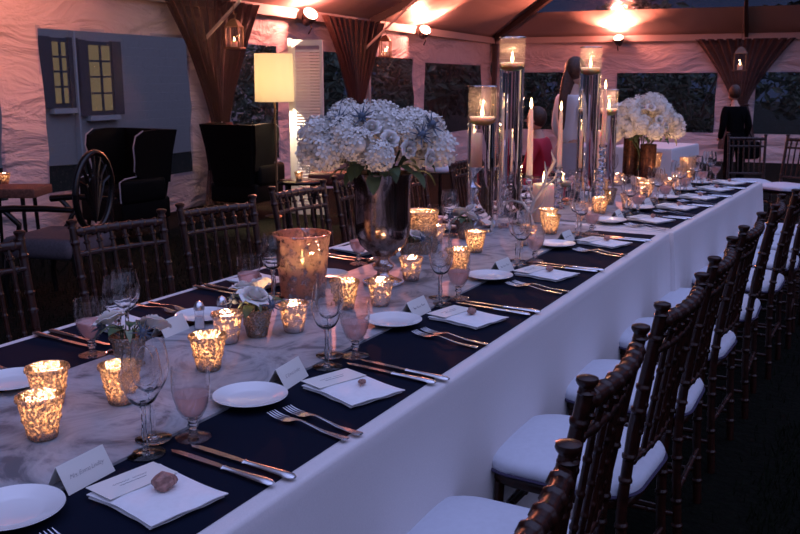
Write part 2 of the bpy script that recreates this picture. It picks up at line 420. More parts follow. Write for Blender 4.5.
for i, (a0, a1, z0, z1) in enumerate(LW + BW):
    f = PL if i < len(LW) else PBk
    mb = MB(); n = Vector(f.n) * -.004
    NA = 14
    vs = []; fs = []
    for j in range(7):
        for k in range(NA + 1):
            a = a0 - .03 + (a1 - a0 + .06) * k / NA; z = z0 - .03 + (z1 - z0 + .06) * j / 6
            vs.append(tuple(Vector(f(a, z)) + n + Vector(f.n) * .02 * noise.noise(Vector((a * 1.7, z * 2.1, i)))))
    for j in range(6):
        for k in range(NA): q = j * (NA + 1) + k; fs.append((q, q + 1, q + NA + 2, q + NA + 1))
    mb.add(vs, fs); struct(mb.build('window_%d' % (i + 1), M['vinyl']))
# eave beams, corner post
def beam(name, a, b, w_, h, mat, up=(0, 0, 1)):
    a = Vector(a); b = Vector(b); d = (b - a).normalized(); side = d.cross(Vector(up)).normalized(); u = side.cross(d)
    mb = MB(); vs = []
    for p in (a, b):
        for sx, sz in ((-1, -1), (1, -1), (1, 1), (-1, 1)): vs.append(p + side * sx * w_ / 2 + u * sz * h / 2)
    mb.add(vs, [(3, 2, 1, 0), (4, 5, 6, 7), (0, 1, 5, 4), (1, 2, 6, 5), (2, 3, 7, 6), (3, 0, 4, 7)])
    return struct(mb.build(name, mat, smooth=False))
beam('trim_1', T(-.1, .08, EAVE - .06), T(TL, .08, EAVE - .06), .08, .13, M['pole'])
beam('trim_2', T(.08, 0, EAVE - .06), T(.08, TW, EAVE - .06), .08, .13, M['pole'])
beam('trim_3', T(.1, .1, -.3), T(.1, .1, EAVE), .09, .09, M['dark_pole'], up=(1, 0, 0))
beam('trim_4', T(-.1, TW, EAVE - .06), T(TL, TW, EAVE - .06), .08, .13, M['pole'])
# roof: hipped at the back, fabric band along the eaves and a clear panel in the back slope
RW = TW / 2; RZ = EAVE + RW * .45
def roof_quad(name, pts, mat, n=14):
    a, b, c, d = [Vector(p) for p in pts]; mb = MB(); vs = []; fs = []
    for j in range(n + 1):
        for i in range(n + 1):
            u, v = i / n, j / n; p = (a * (1 - u) + b * u) * (1 - v) + (d * (1 - u) + c * u) * v
            vs.append(p + Vector((0, 0, -.06 * math.sin(PI * v) * abs(math.sin(PI * u * 3)))))
    for j in range(n):
        for i in range(n): k = j * (n + 1) + i; fs.append((k, k + 1, k + n + 2, k + n + 1))
    mb.add(vs, fs); return struct(mb.build(name, mat))
def RP(s_, w_):  # height of the roof
    return T(s_, w_, EAVE + .45 * min(w_, TW - w_, s_ if s_ < RW else 99))
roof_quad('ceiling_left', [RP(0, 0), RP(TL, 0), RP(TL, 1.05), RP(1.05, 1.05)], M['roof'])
roof_quad('ceiling_upper', [RP(1.05, 1.05), RP(TL, 1.05), RP(TL, 3.1), RP(3.1, 3.1)], M['roof'])  # mostly out of view; fabric carried up here to dim the left side
roof_quad('window_12', [RP(3.1, 3.1), RP(TL, 3.1), RP(TL, RW), RP(RW, RW)], M['vinyl'])  # unseen clear strip, sized so the cutlery reflects sky
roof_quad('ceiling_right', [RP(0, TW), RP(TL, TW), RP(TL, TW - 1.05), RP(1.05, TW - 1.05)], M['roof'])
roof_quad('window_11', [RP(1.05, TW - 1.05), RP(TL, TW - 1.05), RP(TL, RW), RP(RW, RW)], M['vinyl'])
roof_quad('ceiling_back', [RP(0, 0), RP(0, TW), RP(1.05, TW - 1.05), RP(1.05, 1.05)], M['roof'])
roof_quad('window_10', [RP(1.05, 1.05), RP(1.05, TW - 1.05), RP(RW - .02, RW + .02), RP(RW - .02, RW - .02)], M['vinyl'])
def lower(p, d=.08): return (p[0], p[1], p[2] - d)
beam('trim_5', lower(RP(0.05, 0.05)), lower(RP(RW, RW)), .09, .12, M['dark_pole'])
beam('trim_6', lower(RP(0.05, TW - .05)), lower(RP(RW, RW)), .09, .12, M['dark_pole'])
beam('trim_7', lower(RP(.05, 5.5)), lower(RP(3.9, 5.5)), .07, .1, M['dark_pole'])
k = 8
for s_ in (SL(4.9), SL(.6), SL(-3.7)):
    beam('trim_%d' % k, lower(RP(s_, .05)), lower(RP(s_, RW)), .08, .12, M['dark_pole']); k += 1
    beam('trim_%d' % k, T(s_ + .35, .12, EAVE - .5), T(s_ + .35, 1.3, EAVE + .5), .03, .03, M['pole']); k += 1
beam('trim_%d' % k, lower(RP(RW, RW)), lower(T(TL, RW, RZ)), .08, .12, M['dark_pole']); k += 1
for s_ in (SL(4.9), SL(.6)):
    beam('trim_%d' % k, T(s_, .06, 0), T(s_, .06, EAVE), .06, .06, M['pole'], up=(1, 0, 0)); k += 1

# ------------------------------------------------------------------ flood lamps clipped on the eave beams
def flood_proto():
    r = empty('flood_lamp')
    r.scale = (1.5, 1.5, 1.5)
    MB().lathe([(.001, -.09), (.035, -.085), (.06, -.03), (.068, .02), (.07, .05), (.066, .05), (.06, .02)], 20).build('housing', M['dark_pole'], r)
    MB().lathe([(.064, .042), (.05, .052), (.03, .058), (.001, .06)], 20).build('lens', M['lens'], r)
    b_ = MB().tube([(0, -.05, -.02), (0, -.11, -.02), (0, -.11, -.10)], .008, 6); b_.build('clamp', M['dark_pole'], r)
    l = bpy.data.lights.new('beam', 'SPOT'); l.energy = 900; l.color = (1, .25, .15); l.spot_size = 2.3; l.spot_blend = .6; l.shadow_soft_size = .05
    o = bpy.data.objects.new('beam', l); C.objects.link(o); o.parent = r; o.location = (0, 0, .09); o.rotation_euler = (PI, 0, 0)
    point('lens_glow', r, (0, 0, .12), 70, (1, .27, .19), .05)
    return Proto(r)
fl = flood_proto()
def place_flood(s_, w_, tilt, label, glow, spot=None):
    # the lens looks up and in towards the room
    p = T(s_, w_, EAVE - .10); d = Vector(tilt).normalized()
    q = d.to_track_quat('Z', 'Y').to_euler()
    o = fl.put(p, rot=q, label=label, cat='lamp', group='warm flood lamps on the tent eaves')
    for c in bpy.data.objects:
        if spot and c.parent == o and c.name.startswith('beam'): c.data = c.data.copy(); c.data.energy = spot
        if c.parent == o and c.name.startswith('lens_glow'): c.data = c.data.copy(); c.data.energy = glow
din = Vector((TB[0], TB[1], 0)); dnear = Vector((-TD[0], -TD[1], 0))
place_flood(SL(2.55), .25, din * .8 + dnear * .55 + Vector((0, 0, .75)), 'glowing flood lamp on the left eave beam above the floor lamp', 110)
place_flood(SL(6.9), .25, din * .7 + dnear * .75 + Vector((0, 0, .8)), 'glowing flood lamp on the left eave beam near the back corner', 90)
place_flood(.3, 2.93, dnear * .7 + Vector((0, 0, .8)), 'glowing flood lamp on the back eave beam above the tall vases', 45)
place_flood(SL(-2.6), 1.3, din * -1.0 + dnear * .0 + Vector((0, 0, -.02)), 'glowing flood lamp facing the left wall above the house windows', 10, 32)

# ------------------------------------------------------------------ drapes
def drape(a_c, f, label, half=1.0, zt=EAVE - .03, tie=.95, nf=11, off=.16):
    nz, na = 40, 90; vs = []; fs = []
    nv = Vector(f.n)
    for j in range(nz + 1):
        z = zt + (.02 - zt) * j / nz; t = (zt - z) / (zt - tie)
        if t < 1: h = half * (1 - .84 * (1 - (1 - t) ** 1.35))
        else: h = half * (.16 + .22 * min(1, (t - 1) * 1.6) ** .7)
        for i in range(na + 1):
            u = i / na * 2 - 1
            am = .055 * (.45 + .55 * min(1, h / half)) * (1 if t < 1 else .8)
            d = math.sin(u * PI * nf) * am + .02 * math.sin(u * 31 + z * 2) + off
            sag = .0
            vs.append(Vector(f(a_c + u * h, z)) + nv * d)
    for j in range(nz):
        for i in range(na): k = j * (na + 1) + i; fs.append((k, k + 1, k + na + 2, k + na + 1))
    r = empty('drape_curtain', f(a_c, 0)); inv = Vector(f(a_c, 0))
    mb = MB(); mb.add([v - inv for v in vs], fs); mb.build('fabric', M['drape'], r)
    tb = MB(); rr = half * .17
    pts = []
    for i in range(17):
        a = 2 * PI * i / 16; q = Vector(f(a_c + rr * math.cos(a) * 1.05, tie)) + nv * (off + .085 * math.sin(a)); pts.append(q - inv)
    tb.tube(pts, .022, 6, cap=False); tb.build('tieback', M['drape'], r)
    tag(r, label, 'curtain', 'sheer brown tied drapes on the tent posts')
drape(SL(.47), PL, 'brown sheer tied drape on the left wall between the house windows and floor lamp', 1.0)
drape(SL(4.25), PL, 'brown sheer tied drape on the left wall above the white bouquet', 1.12)
drape(5.5, PBk, 'brown sheer tied drape on the back wall behind the person in black', .98, zt=EAVE - .1)

# ------------------------------------------------------------------ hanging lanterns
def lantern_proto():
    r = empty('hanging_lantern')
    fb = MB().box(0, 0, .01, .19, .19, .02, ch=.004); fb.build('base', M['lantern'], r)
    for a in (-1, 1):
        for b_ in (-1, 1): MB().box(a * .075, b_ * .075, .13, .012, .012, .22).build('post', M['lantern'], r)
    MB().lathe([(.125, .24), (.11, .25), (.06, .31), (.02, .33), (.001, .33)], 4, mat=Matrix.Rotation(PI / 4, 4, 'Z')).build('roof', M['lantern'], r, smooth=False)
    MB().box(0, 0, .13, .14, .14, .21).build('pane', M['pane'], r, smooth=False)
    MB().tube([(0, .0, .33), (.03, 0, .36), (0, 0, .39), (0, 0, .62)], .004, 6).build('hook', M['lantern'], r)
    cndl = MB().lathe([(.001, .02), (.035, .02), (.035, .085), (.03, .088), (.001, .084)], 16).build('candle', M['wax'], r)
    MB().lathe([(.001, .084), (.008, .094), (.009, .105), (.004, .122), (.0008, .135)], 8).build('flame', M['flame'], cndl)
    point('candle_light', cndl, (0, 0, .15), 1.6, size=.02)
    return Proto(r)
ln = lantern_proto()
ln.put(T(SL(.22), .55, 1.80), .3, 'dark metal lantern with lit candle hanging by the drape near the floor lamp', 'lantern', 'hanging candle lanterns')
ln.put(T(SL(4.35), .6, 1.80), .3, 'dark metal lantern with lit candle hanging by the drape above the white bouquet', 'lantern', 'hanging candle lanterns')
lb = ln.put(T(2.2, 5.5, 1.62), .2, 'dark metal lantern with lit candle hanging above the person in black', 'lantern', 'hanging candle lanterns', scale=1.35)
MB().tube([(0, 0, .60), (0, 0, 1.22)], .003, 5).build('wire', M['lantern'], lb)

# ------------------------------------------------------------------ outside: house, shrubs
house = empty('house'); HO = -7.0                      # house wall stands 7 m beyond the tent wall
def H(a, z, o=0): return T(SL(a), HO + o, z)
HC = H(3, 0)
def hp(name, a0, a1, z0, z1, o0, o1, mat, par=house, smooth=False):
    mb = MB(); vs = []
    for o_ in (o0, o1):
        for a, z in ((a0, z0), (a1, z0), (a1, z1), (a0, z1)): vs.append(Vector(H(a, z, o_)) - Vector(HC))
    mb.add(vs, [(0, 1, 2, 3), (7, 6, 5, 4), (0, 4, 5, 1), (1, 5, 6, 2), (2, 6, 7, 3), (3, 7, 4, 0)])
    o_ = mb.build(name, mat, par, smooth)
    return o_
house.location = HC
hp('wall', -7, 14, -.3, 5.0, -.3, 0, M['siding'])
tag(house, 'blue grey clapboard house with two lit windows beyond the left tent wall', 'house')
def hit(u, v, off):                                     # where a sight line meets the house wall, in wall coordinates
    x = (u - 400) / F; z = -(v - 267) / F
    fy = math.cos(TH) + z * math.sin(TH); up = -math.sin(TH) + z * math.cos(TH)
    rx, ry = RT[0] * x + FW[0] * fy, RT[1] * x + FW[1] * fy
    p = T(0, off); t = (p[0] * TB[0] + p[1] * TB[1]) / (rx * TB[0] + ry * TB[1])
    X, Y = rx * t, ry * t; s_ = (TC[0] - X) * TD[0] + (TC[1] - Y) * TD[1]
    return 11.89 - s_, CZ + up * t
for (u0, u1, v0, v1) in ((56, 67, 42, 103), (86, 111, 45, 110)):
    a0, z1 = hit(u0, v0, HO); a1, z0 = hit(u1, v1, HO)
    if u0 == 56: a0 -= (a1 - a0) * 1.0
    wn = hp('window', a0 - .07, a1 + .07, z0 - .08, z1 + .08, .0, .05, M['shutter'])
    hp('lit_pane', a0, a1, z0, z1, .045, .06, M['lit'], wn)
    for q in (.5,): hp('mullion', a0 + (a1 - a0) * q - .025, a0 + (a1 - a0) * q + .025, z0, z1, .05, .09, M['shutter'], wn)
    for q in (.27, .52, .76): hp('sash_bar', a0, a1, z0 + (z1 - z0) * q - .02, z0 + (z1 - z0) * q + .02, .05, .09, M['shutter'], wn)
    hp('shutter', a0 - .42, a0 - .07, z0 - .1, z1 + .1, .0, .07, M['shutter'])
    hp('shutter', a1 + .07, a1 + .36, z0 - .1, z1 + .1, .0, .07, M['shutter'])
    hp('sill', a0 - .15, a1 + .15, z0 - .2, z0 - .1, .0, .14, M['house_trim'])
a0, z1 = hit(70, 30, HO); a1, z0 = hit(75, 120, HO)
hp('pilaster', a0, a1, -.3, 5, 0, .12, M['house_trim'])

def bush_proto(name, seed, n=1500, hgt=2.6, rad=1.3):
    rg = random.Random(seed); mb = MB(); vs = []; fs = []
    for i in range(n):
        th_ = rg.uniform(0, 2 * PI); ph = math.acos(rg.uniform(-.9, 1)); rr = rad * rg.uniform(.55, 1.05) * (1 + .25 * math.sin(3 * th_ + seed))
        p = Vector((rr * math.sin(ph) * math.cos(th_), rr * math.sin(ph) * math.sin(th_), hgt * .55 + hgt * .45 * math.cos(ph) * rg.uniform(.7, 1)))
        a = Euler((rg.uniform(0, 6), rg.uniform(0, 6), rg.uniform(0, 6))).to_matrix(); L = rg.uniform(.06, .16)
        k = len(vs)
        for q in ((0, -L, 0), (L * .4, 0, .02), (0, L, 0), (-L * .4, 0, .02)): vs.append(p + a @ Vector(q))
        fs.append((k, k + 1, k + 2, k + 3))
    r = empty(name); mb.add(vs, fs); mb.build('foliage', M['foliage'], r, smooth=False)
    br = MB()
    for i in range(7):
        a = 2 * PI * i / 7 + rg.random()
        br.tube([(0, 0, 0), (.2 * math.cos(a), .2 * math.sin(a), hgt * .3), (rad * .7 * math.cos(a), rad * .7 * math.sin(a), hgt * .75)], [.06, .04, .015], 5)
    br.build('stems', M['bark'], r); return Proto(r)
bA = bush_proto('garden_shrub', 2)
spots = [(-2.4, .9, 1.0), (-2.6, 4.3, 1.05), (-2.4, 7.8, 1.05), (-6.8, 2.3, 1.6), (-6.8, 7.4, 1.6)]
for i, (s_, w_, k) in enumerate(spots):
    x, y, _ = T(s_, w_)
    bA.put((x, y, -.25), i * 1.3, 'dark leafy shrub outside the back wall, %s' % ['behind the left window', 'behind the far bouquet', 'behind the right window', 'tall one farther back at left', 'tall one farther back at right'][i], 'shrub', 'shrubs outside the back tent wall', k)
for i, (s_, w_, k) in enumerate([(1.5, -2.6, 1.05), (5.2, -2.5, 1.0)]):
    x, y, _ = T(s_, w_)
    bA.put((x, y, -.25), i * 2.3 + 1, 'dark leafy shrub outside the left wall, %s the back corner' % ['closest to', 'farther from'][i], 'shrub', 'shrubs outside the left tent wall', k)

for i, (u, d, k) in enumerate([(438, 27, 1.7), (482, 29, 1.8)]):
    x, y = W(u, d)
    bA.put((x, y, -.25), i * 2.9 + .4, 'tall dark shrub seen through the left wall window nearest the back corner, %s' % ['left one', 'right one'][i], 'shrub', 'tall shrubs beyond the back corner', k)

# ------------------------------------------------------------------ tables
def tablecloth(name, x0, x1, y0, y1, zt=.758, seed=0, corner=.05):
    rg = random.Random(seed); hx, hy = (x1 - x0) / 2, (y1 - y0) / 2
    per = []
    step = .03
    def side(ax, ay, bx, by):
        L = math.hypot(bx - ax, by - ay); n = int(L / step)
        for i in range(n): per.append((ax + (bx - ax) * i / n, ay + (by - ay) * i / n))
    side(-hx, -hy, hx, -hy); side(hx, -hy, hx, hy); side(hx, hy, -hx, hy); side(-hx, hy, -hx, -hy)
    rows = [(-.02, 0), (-.008, 0), (-.003, -.002), (0, -.008)] + [(.001 + .03 * t, -.008 - t * (zt - .012)) for t in (.03, .08, .15, .25, .35, .45, .55, .65, .75, .85, .93, 1)]
    vs = []; fs = []; n = len(per); s = 0
    for d, dz in rows:
        for i, (px, py) in enumerate(per):
            t = -dz / zt
            cx = min(abs(px - hx), abs(px + hx)) + min(abs(py - hy), abs(py + hy))
            q = noise.noise(Vector((px * 2.2 + seed, py * 2.2, 1.0))); q2 = noise.noise(Vector((px * 6 + seed, py * 6, 5.0)))
            amp = t * (.022 * q + .010 * q2) + corner * t * math.exp(-cx / .10) + .03 * t * math.exp(-((cx - .28) / .09) ** 2) * math.sin(cx * 60) * .5
            nx = 1 if abs(px - hx) < 1e-6 else -1 if abs(px + hx) < 1e-6 else 0
            ny = 1 if abs(py - hy) < 1e-6 else -1 if abs(py + hy) < 1e-6 else 0
            l = math.hypot(nx, ny) or 1
            o = d + max(-.004, amp) if dz < -.01 else d
            z = zt + dz + (.001 * q if dz == 0 else 0)
            vs.append((px + nx / l * o * (1.2 if l > 1 else 1), py + ny / l * o * (1.2 if l > 1 else 1), max(z, .004)))
    for k in range(len(rows) - 1):
        for i in range(n): j = (i + 1) % n; fs.append((k * n + i, (k + 1) * n + i, (k + 1) * n + j, k * n + j))
    fs.append(tuple(range(n)))
    mb = MB(); mb.add(vs, fs); o = mb.build(name, M['cloth']); return o
TX0, TX1 = -2.072, -.862; TXC = (TX0 + TX1) / 2
c1 = tablecloth('tablecloth', TX0, TX1, -.6, 4.26, seed=1); c1.location = (TXC, (4.26 - .6) / 2, 0)
tag(c1, 'floor length white cloth on the long near table with the marble runner', 'tablecloth', 'white tablecloths')
A2 = math.radians(-2.3); O2 = Vector((-1.452, 4.31, 0)); L2 = 2.46
def T2(x, y, z=0):                                     # second table: x across from its centre line, y along it
    return (O2.x + x * math.cos(A2) - y * math.sin(A2), O2.y + x * math.sin(A2) + y * math.cos(A2), z)
c2 = tablecloth('tablecloth', -.605, .605, 0, L2, seed=5, corner=.07); c2.location = T2(0, L2 / 2); c2.rotation_euler = (0, 0, A2)
tag(c2, 'floor length white cloth on the far table section behind the tall vases', 'tablecloth', 'white tablecloths')
def flat(name, x0, x1, y0, y1, z, h, mat, xf=None, ripple=.0006):
    nx, ny = 12, 60; xf = xf or (lambda x, y, z_: (x, y, z_)); vs = []; fs = []
    for top in (1, 0):
        for j in range(ny + 1):
            for i in range(nx + 1):
                x = x0 + (x1 - x0) * i / nx; y = y0 + (y1 - y0) * j / ny
                vs.append(xf(x, y, z + top * (h + ripple * noise.noise(Vector((x * 5, y * 5, 0))))))
    N = (nx + 1) * (ny + 1)
    for j in range(ny):
        for i in range(nx):
            k = j * (nx + 1) + i; fs.append((k, k + 1, k + nx + 2, k + nx + 1)); fs.append((N + k, N + k + nx + 1, N + k + nx + 2, N + k + 1))
    ed = [i for i in range(nx + 1)] + [j * (nx + 1) + nx for j in range(1, ny + 1)] + [ny * (nx + 1) + i for i in range(nx - 1, -1, -1)] + [j * (nx + 1) for j in range(ny - 1, 0, -1)]
    for a, b_ in zip(ed, ed[1:] + ed[:1]): fs.append((a, N + a, N + b_, b_))
    mb = MB(); mb.add(vs, fs); return mb.build(name, mat, smooth=False)
n1 = flat('table_overlay', -2.036, -.902, -.58, 4.16, .7585, .0015, M['navy'])
tag(n1, 'navy linen overlay on the near table under the place settings', 'table linen', 'navy overlays')
n2 = flat('table_overlay', -.565, .565, .10, L2 - .05, .7592, .0015, M['navy'], T2)
tag(n2, 'navy linen overlay on the far table section behind the tall vases', 'table linen', 'navy overlays')
r1 = flat('table_runner', -1.715, -1.205, -.5, 4.24, .7605, .006, M['marble'], ripple=0)
tag(r1, 'grey veined white marble runner along the near table', 'runner', 'marble runners')
r2 = flat('table_runner', -.25, .24, .06, L2 - .1, .7613, .006, M['marble'], T2, ripple=0)
tag(r2, 'grey veined white marble runner on the far table section', 'runner', 'marble runners')
TZ = .7615; RZ_ = .7675                                  # top of navy, top of runner

# ------------------------------------------------------------------ chiavari chairs (front = +y)
def bamboo(mb, p, q, r, rings, seg=8, rr=1.25):
    p = Vector(p); q = Vector(q); d = q - p; pts = []; rad = []
    L = d.length; rg_ = [(i + 1) / (rings + 1) for i in range(rings)]
    keys = [(0, r)]
    for t in rg_:
        e = .0035 / L
        keys += [(t - 3.2 * e, r), (t - 2 * e, r), (t - e, r * rr), (t + e, r * rr), (t + 2 * e, r), (t + 3.2 * e, r)]
    keys.append((1, r))
    mb.tube([p + d * t for t, _ in keys], [k for _, k in keys], seg)
def chair_proto():
    r = empty('chiavari_chair')
    w_ = .19; zf = .43
    MB().rrect([(0, .012, .405, .200, .195, .09), (0, .012, .41, .205, .20, .09), (0, .012, .43, .205, .20, .09), (0, .012, .435, .20, .195, .09)]).build('seat', M['wood'], r)
    cu = MB().rrect([(0, .014, .436, .195, .19, .09), (0, .022, .442, .207, .214, .11), (0, .022, .458, .211, .218, .12), (0, .022, .470, .207, .213, .12), (0, .020, .479, .192, .196, .11), (0, .014, .486, .165, .16, .10), (0, .014, .491, .12, .11, .08), (0, .014, .493, .05, .05, .04)], n=7).build('cushion', M['cushion'], r)
    pp = []
    for q, (a, b_) in enumerate(((1, 1), (-1, 1), (-1, -1), (1, -1))):
        for i in range(8):
            t = PI / 2 * (q + i / 7); pp.append((a * (.211 - .11) + .11 * math.cos(t), .022 + b_ * (.218 - .11) + .11 * math.sin(t), .441))
    pp.append(pp[0]); MB().tube(pp, .0045, 6, cap=False).build('piping', M['trim'], cu)
    for s in (-1, 1):
        f = MB(); bamboo(f, (s * w_ * .97, .165, .41), (s * w_, .175, 0), .014, 5); f.build('leg', M['wood'], r)
        b_ = MB()
        path = [(s * .185, -.19, 0), (s * .185, -.172, .25), (s * .185, -.168, .43), (s * .185, -.185, .62), (s * .188, -.215, .80), (s * .192, -.24, .935)]
        for i in range(5): bamboo(b_, path[i], path[i + 1], .0145, 2 if i not in (4,) else 1)
        b_.build('leg', M['wood'], r)
        fi = MB(); fi.lathe([(.0145, -.004), (.0175, .0), (.0125, .006), (.0125, .009), (.018, .016), (.0205, .022), (.0195, .027), (.012, .030), (.0005, .031)], 12, c=(s * .192, -.24, .925)); fi.build('finial', M['wood'], r)
    def rail(z, y, sag, rad, name, rings=5):
        m_ = MB(); pts = []
        for i in range(rings + 1):
            t = i / rings * 2 - 1; pts.append((t * .185, y - sag * (1 - t * t), z))
        for a, b2 in zip(pts, pts[1:]): bamboo(m_, a, b2, rad, 1, rr=1.25)
        m_.build(name, M['wood'], r)
    rail(.905, -.235, .02, .0165, 'top_rail', 7); rail(.825, -.215, .018, .0105, 'back_rail', 6); rail(.535, -.176, .012, .0105, 'back_rail', 6)
    for i in range(6):
        t = (i + .5) / 6 * 2 - 1; sp = MB(); yy = lambda y, sg: y - sg * (1 - t * t)
        bamboo(sp, (t * .17, yy(-.176, .012), .535), (t * .17, yy(-.213, 0.018), .825), .0078, 3); sp.build('spindle', M['wood'], r)
        if i % 2 == 0 or True:
            sp = MB(); bamboo(sp, (t * .17, yy(-.213, 0.018), .825), (t * .17, yy(-.235, .02), .905), .0085, 1, rr=1.6); sp.build('spindle', M['wood'], r)
    for z in (.12, .26):
        for s in (-1, 1): st = MB(); bamboo(st, (s * .188, .17, z), (s * .186, -.18, z), .009, 3); st.build('stretcher', M['wood'], r)
    for y, z in ((.17, .16), (.17, .30), (-.178, .2)): st = MB(); bamboo(st, (-.188, y, z), (.188, y, z), .009, 3); st.build('stretcher', M['wood'], r)
    return Proto(r)
ch = chair_proto()
RC = [(-.60, .985, 0), (-.662, 1.665, 0), (-.655, 2.28, -3), (-.658, 2.90, 1), (-.655, 3.56, -2), (-.635, 4.20, 2), (-.60, 4.83, -1), (-.575, 5.43, 2), (-.55, 6.0, 0), (-.53, 6.55, 1)]
for i, (x, y, a) in enumerate(RC):
    ch.put((x, y, 0), PI / 2 + math.radians(a), 'dark wood chiavari chair with white cushion, %s on the right side of the table' % ORD[i], 'chair', 'chiavari chairs on the right side')
LC = [(-2.365, 1.86, -3), (-2.35, 2.45, -14), (-2.31, 2.99, -14), (-2.35, 3.70, -7), (-2.36, 4.28, -3), (-2.34, 4.87, -3), (-2.30, 5.6, 0), (-2.27, 6.2, 0)]
for i, (x, y, a) in enumerate(LC):
    ch.put((x, y, 0), -PI / 2 + math.radians(a), 'dark wood chiavari chair with white cushion, %s on the left side of the table' % ORD[i], 'chair', 'chiavari chairs on the left side')
for i, (u, d, a, lb) in enumerate([(757, 9.6, 200, 'dark wood chiavari chair with pale cushion, left of two beyond the far table end'), (795, 8.9, 150, 'dark wood chiavari chair with pale cushion, right of two beyond the far table end')]):
    x, y = W(u, d); ch.put((x, y, gz(x, y)), math.radians(a), lb, 'chair', 'chairs beyond the table end')

# ------------------------------------------------------------------ place settings
def plate_proto():
    m_ = MB().lathe([(.001, .004), (.045, .004), (.052, .006), (.058, .0085), (.080, .0135), (.0825, .0150), (.083, .0140), (.060, .0055), (.050, .001), (.045, 0), (.001, 0)], 48)
    return Proto(m_.build('side_plate', M['china']))
def napkin_proto():
    r = empty('folded_napkin')
    def layer(z, h, hx, hy, ox, oy, name, tw=0):
        rows = []
        vs = []; fs = []; n = 14
        for top in (0, 1):
            for j in range(n + 1):
                for i in range(n + 1):
                    u, v = i / n * 2 - 1, j / n * 2 - 1
                    e = .0035 * max(abs(u), abs(v)) ** 8
                    bow = .004 * math.sin(v * 2.4 + tw) + .003 * u * v
                    zz = z + (h - e if top else e * .3) + .0022 * noise.noise(Vector((u * 2, v * 2, tw))) + .002
                    vs.append((ox + u * hx + .006 * v * v * u, oy + v * hy + bow * .8, zz))
        N = (n + 1) ** 2
        for j in range(n):
            for i in range(n):
                k = j * (n + 1) + i; fs.append((k, k + n + 1, k + n + 2, k + 1)); fs.append((N + k, N + k + 1, N + k + n + 2, N + k + n + 1))
        ed = list(range(n + 1)) + [j * (n + 1) + n for j in range(1, n + 1)] + [n * (n + 1) + i for i in range(n - 1, -1, -1)] + [j * (n + 1) for j in range(n - 1, 0, -1)]
        for a, b_ in zip(ed, ed[1:] + ed[:1]): fs.append((a, b_, N + b_, N + a))
        m_ = MB(); m_.add(vs, fs); return m_.build(name, M['napkin'], r)
    layer(0, .0065, .068, .087, 0, 0, 'fold', 1.3); layer(.0065, .0065, .071, .090, .002, -.002, 'fold', 0.4)
    return Proto(r)
def fork_proto(L=.185):
    m_ = MB(); vs = []; fs = []
    prof = [(-.5, .0065, .004), (-.48, .0085, .0045), (-.40, .0075, .004), (-.2, .0045, .0045), (-.05, .0028, .008), (.08, .0028, .011), (.14, .0045, .010), (.20, .0105, .0065), (.25, .0118, .005), (.30, .0118, .0045)]
    for t, hw, z in prof:
        y = t * L; vs += [(-hw, y, z), (0, y, z + .0012), (hw, y, z), (0, y, z - .0018)]
    for k in range(len(prof) - 1):
        for i in range(4): j = (i + 1) % 4; fs.append((k * 4 + i, k * 4 + j, (k + 1) * 4 + j, (k + 1) * 4 + i))
    fs += [(0, 1, 2, 3), tuple(len(vs) - 4 + i for i in (3, 2, 1, 0))]
    m_.add(vs, fs)
    for i in range(4):
        x = (i - 1.5) * .0064
        m_.tube([(x, L * .295, .0045), (x, L * .36, .0042), (x * .96, L * .43, .006), (x * .95, L * .5, .010)], [.0021, .0019, .0017, .0008], 5)
    return Proto(m_.build('fork', M['silver']))
def knife_proto(L=.235):
    r = empty('table_knife')
    hd = MB(); pts = [(0, -L * .5, .005), (0, -L * .47, .005), (0, -L * .40, .005), (0, -L * .2, .005), (0, -L * .06, .005), (0, -L * .04, .005)]
    hd.tube(pts, [.004, .0085, .0092, .0066, .0052, .007], 10, flat=.5); hd.build('handle', M['silver'], r)
    bl = MB(); o_ = [(-.004, -L * .045), (.005, -L * .045), (.0075, L * .05), (.0085, L * .3), (.0075, L * .43), (.002, L * .5), (-.004, L * .46), (-.0045, L * .2)]
    bl.prism(o_, .004, .0055, 'z'); bl.build('blade', M['silver'], r, smooth=False)
    return Proto(r)
def wine_proto():
    r = empty('wine_glass')
    MB().lathe([(.006, .098), (.014, .100), (.024, .108), (.032, .124), (.0365, .142), (.038, .158), (.036, .178), (.0325, .198), (.0310, .206), (.0302, .206), (.0318, .197), (.0352, .177), (.0372, .158), (.0355, .142), (.031, .125), (.023, .110), (.012, .104), (.001, .103)], 54, fn=lambda R, z, a: R * (1 + (.024 * math.cos(a * 9 + z * 40) * math.sin((z - .104) / .085 * PI) if .104 < z < .189 else 0))).build('bowl', M['glass'], r)
    MB().lathe([(.007, .004), (.0055, .012), (.0048, .03), (.0072, .045), (.0050, .055), (.0050, .085), (.0075, .096), (.006, .103), (.001, .103)], 12, fn=lambda R, z, a: R * (1 + .08 * math.cos(a * 6))).build('stem', M['stemglass'], r)
    MB().lathe([(.001, 0), (.036, 0), (.037, .0015), (.036, .003), (.020, .005), (.008, .009), (.001, .010)], 32).build('foot', M['glass'], r)
    return Proto(r)
def goblet_proto():
    r = empty('water_goblet')
    MB().lathe([(.010, .038), (.020, .046), (.029, .062), (.036, .085), (.0385, .105), (.038, .125), (.0372, .148), (.0362, .148), (.037, .125), (.0375, .105), (.035, .086), (.028, .064), (.018, .049), (.001, .042)], 28).build('bowl', M['goblet'], r)
    MB().lathe([(.012, .004), (.008, .012), (.0075, .020), (.012, .026), (.0085, .032), (.011, .040), (.001, .042)], 14).build('stem', M['stemglass'], r)
    MB().lathe([(.001, 0), (.035, 0), (.036, .002), (.034, .0045), (.018, .007), (.010, .010), (.001, .011)], 30).build('foot', M['goblet'], r)
    MB().lathe([(.001, .0435), (.0175, .050), (.0272, .065), (.0340, .086), (.0348, .092), (.0348, .0925), (.001, .0925)], 28).build('drink', M['drink'], r)
    return Proto(r)
